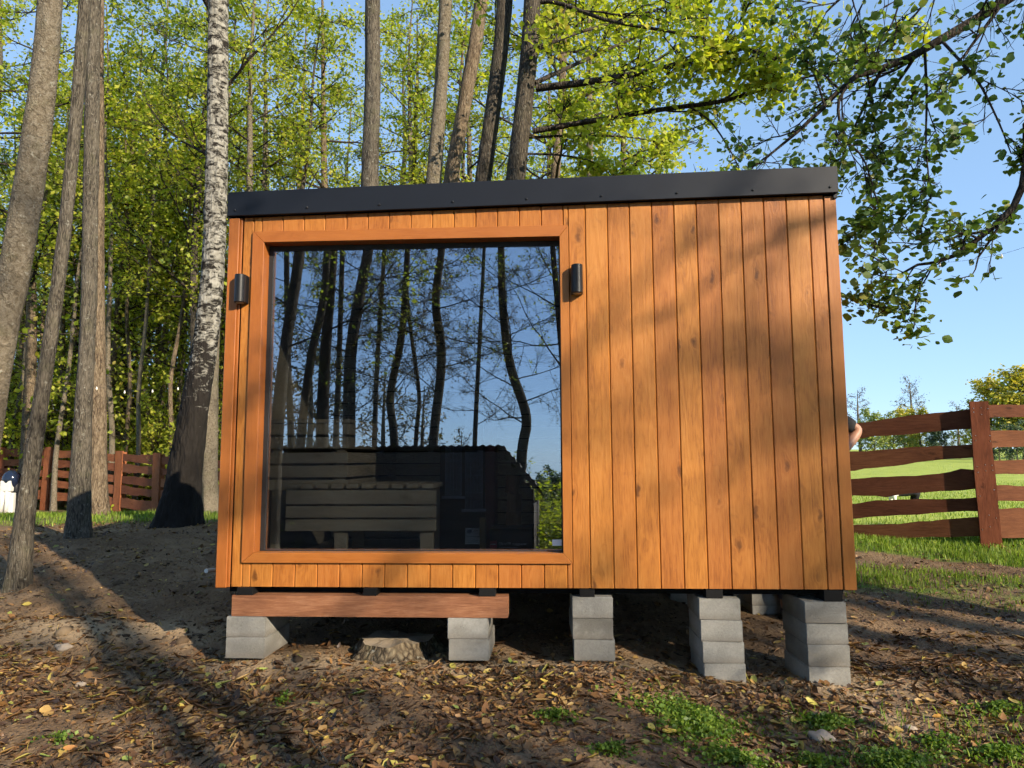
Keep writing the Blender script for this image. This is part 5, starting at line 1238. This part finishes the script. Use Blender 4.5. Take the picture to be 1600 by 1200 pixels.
pl = np.concatenate([scatter(rg, 34000, -3.4, 3.4, 2.5, 4.5, litter_d), scatter(rg, 11000, -6.5, -1.4, 4.4, 10., lambda x, y: .95*litter_d(x, y)), scatter(rg, 14000, 1.4, 7.5, 4.4, 8.3, lambda x, y: .8*litter_d(x, y)), scatter(rg, 1500, -1.6, 2.2, 4.4, 6.5, lambda x, y: .5 + 0*x)])
tag(link('leaf_litter', flat_leaves('leaf_litter', rg, pl, .029), M['litter']), 'brown and yellow fallen leaves covering the bare soil', 'leaf litter', kind='stuff')
pn = scatter(rg, 20000, -3.6, 4.5, 2.5, 5.2, litter_d)
tag(link('stem_litter', flat_leaves('stem_litter', rg, pn, .048, .5, .2, .035), M['litter']), 'thin dry stems and leaf shreds strewn over the soil', 'leaf litter', kind='stuff')
# soil clods and pebbles
def clods(name, P, size, mat, label):
    bm = bmesh.new(); bmesh.ops.create_icosphere(bm, subdivisions=1, radius=1.); b0 = np.array([v.co[:] for v in bm.verts]); f0 = np.array([[v.index for v in f.verts] for f in bm.faces]); bm.free()
    n = len(P); S = size*np.exp(.55*rg.normal(size=n)); D = 1 + .28*rg.normal(size=(n, len(b0), 1)).clip(-1.5, 1.5)
    V = P[:, None] + b0[None]*D*S[:, None, None]*np.array([1, 1, .65]); F_ = f0[None] + (np.arange(n)*len(b0))[:, None, None]
    return tag(link(name, fast_mesh(name, V.reshape(-1, 3), F_.reshape(-1, 3)), M[mat]), label, 'soil', kind='stuff')
def mat_clod():
    m = NT('clod'); c = m.ramp(m.island(), (0., (.045, .031, .020)), (.6, (.095, .066, .042)), (1., (.17, .125, .08))); return m.end(m.prin(c, .95, m.bump(m.noise(m.pos(), 60., 3.), .6, .006), .1))
mat_clod()
pc = np.concatenate([scatter(rg, 2600, -5.5, -1.3, 4.5, 7.5, lambda x, y: .35 + 1.2*fbm(x, y, 1.3, 3, 4)), scatter(rg, 1500, -1.7, 2.3, 4.3, 6.3, lambda x, y: .5 + 1.2*fbm(x, y, 2., 3, 4)), scatter(rg, 1200, -3.2, 3.2, 2.7, 4.4, lambda x, y: .5 + 0*x), scatter(rg, 250, -3.4, -2.0, 4.75, 5.1, lambda x, y: .8+0*x)])
clods('soil_clods', pc, .0085, 'clod', 'crumbly soil clods on the bank and under the cabin')
mat_plain('stone', (.27, .22, .17), .9, var=.3, sc=20., bump=.4)
def stone(px, py, D, r, label, seed):
    c = at(px, py, D); bm = bmesh.new(); bmesh.ops.create_icosphere(bm, subdivisions=3, radius=r); rr = random.Random(seed); o3 = Vector((seed*3.1, 0, 0))
    for v in bm.verts: v.co *= 1 + .55*(mnoise.noise(v.co*(1.1/r)+o3)); v.co.z *= .6; v.co.x *= 1.25
    me = bpy.data.meshes.new('stone'); bm.to_mesh(me); bm.free(); smooth(me)
    tag(link('stone', me, M['stone'], None, (c[0], c[1], gz(c[0], c[1])+r*.2)), label, 'stone')
stone(1283, 1132, 3.60, .045, 'brown fist-sized stone on the ground before the corner block stack', 1)
stone(1423, 1122, 3.65, .022, 'small pale stone on the bare path past the corner block stack', 2)
stone(128, 1057, 4.05, .022, 'small whitish pebble on the shaded soil near the photo edge', 3)
stone(100, 1003, 4.55, .04, 'light clod-like stone on the sunlit ridge of sand', 4)
def twig(px0, py0, D0, px1, py1, D1, r, label):
    a, b = at(px0, py0, D0), at(px1, py1, D1); a[2] = gz(a[0], a[1])+.012; b[2] = gz(b[0], b[1])+.012; m_ = (a+b)/2; m_[2] += .006; m_[:2] += (b-a)[1::-1][:2]*.05
    mb = MB(); mb.tube([tuple(p-a) for p in catmull([a, m_, b], 7)], np.linspace(r, r*.6, 7), 6)
    tag(mb.build('fallen_twig', M['twig_bark' if r < .006 else 'bark_brown'], None, loc=a), label, 'twig')
twig(484, 1147, 3.35, 512, 1192, 3.1, .006, 'pale bent twig on the ground below the stump')
twig(260, 1083, 3.9, 292, 1064, 4.0, .006, 'straight thin twig on the shaded soil near the sand ridge')
twig(500, 1122, 3.5, 560, 1103, 3.65, .004, 'thin dry twig lying crosswise in the leaves below the stump')
twig(955, 1128, 3.45, 935, 1140, 3.4, .007, 'short chip-like stick on the leaves below the middle block stack')
# the largest fallen leaves one by one
def leaf_proto(seed, wide, L=1.0):
    rr = random.Random(seed); n = 7; V = []; c = rr.uniform(-.2, .35)
    for i in range(n+1):
        t = i/n; w = wide*(math.sin(math.pi*t**.8)**.8 if 0 < t < 1 else 0.004)*(1+.1*rr.uniform(-1, 1)); z = c*(t-.4)**2
        V += [(t-.5, w, z+.10+.1*rr.random()*w), (t-.5, 0, z), (t-.5, -w, z+.10*rr.random()+.04)]
    Fs = []
    for i in range(n): Fs += [(3*i, 3*i+3, 3*i+4, 3*i+1), (3*i+1, 3*i+4, 3*i+5, 3*i+2)]
    me = bpy.data.meshes.new('leaf'); me.from_pydata(V, [], Fs); smooth(me); me.materials.append(M['fallen_leaf']); return me
LPm = [leaf_proto(i, w) for i, w in enumerate((.16, .20, .26, .34, .38, .30))]
pf = scatter(rg, 470, -3.0, 3.1, 2.75, 4.4, lambda x, y: litter_d(x, y)*1.1)
for i, p_ in enumerate(pf[:290]):
    o = link('leaf', LPm[i % 6], None, ground, p_ + np.array([0, 0, .012])); s = .05*math.exp(.25*rg.normal())
    o.scale = (s, s, s); o.rotation_euler = (rg.normal()*.3, rg.normal()*.3, rg.rand()*6.28)

for i, (px, D, k, sc_) in enumerate(((842, -48, 2, .62), (868, -52, 2, .7), (895, -46, 1, .6), (790, -55, 2, .7), (720, -50, 3, .85), (660, -44, 3, 1.1), (600, -42, 3, 1.2), (540, -40, 3, 1.25), (480, -38, 3, 1.3), (430, -42, 3, 1.4), (380, -40, 3, 1.3))):
    p_ = refl(px, 760, D); e = copy_tree(FT[k]); e.name = 'slope_tree'
    e.location = (p_[0], D, gz(p_[0], D)-.1); e.rotation_euler = (0, 0, i*1.3); e.scale = (sc_, sc_, sc_)
    tag(e, f'{FTL[k]} far down the mirrored slope, {words[i]} from the plank wall', 'tree', 'trees far down the slope')
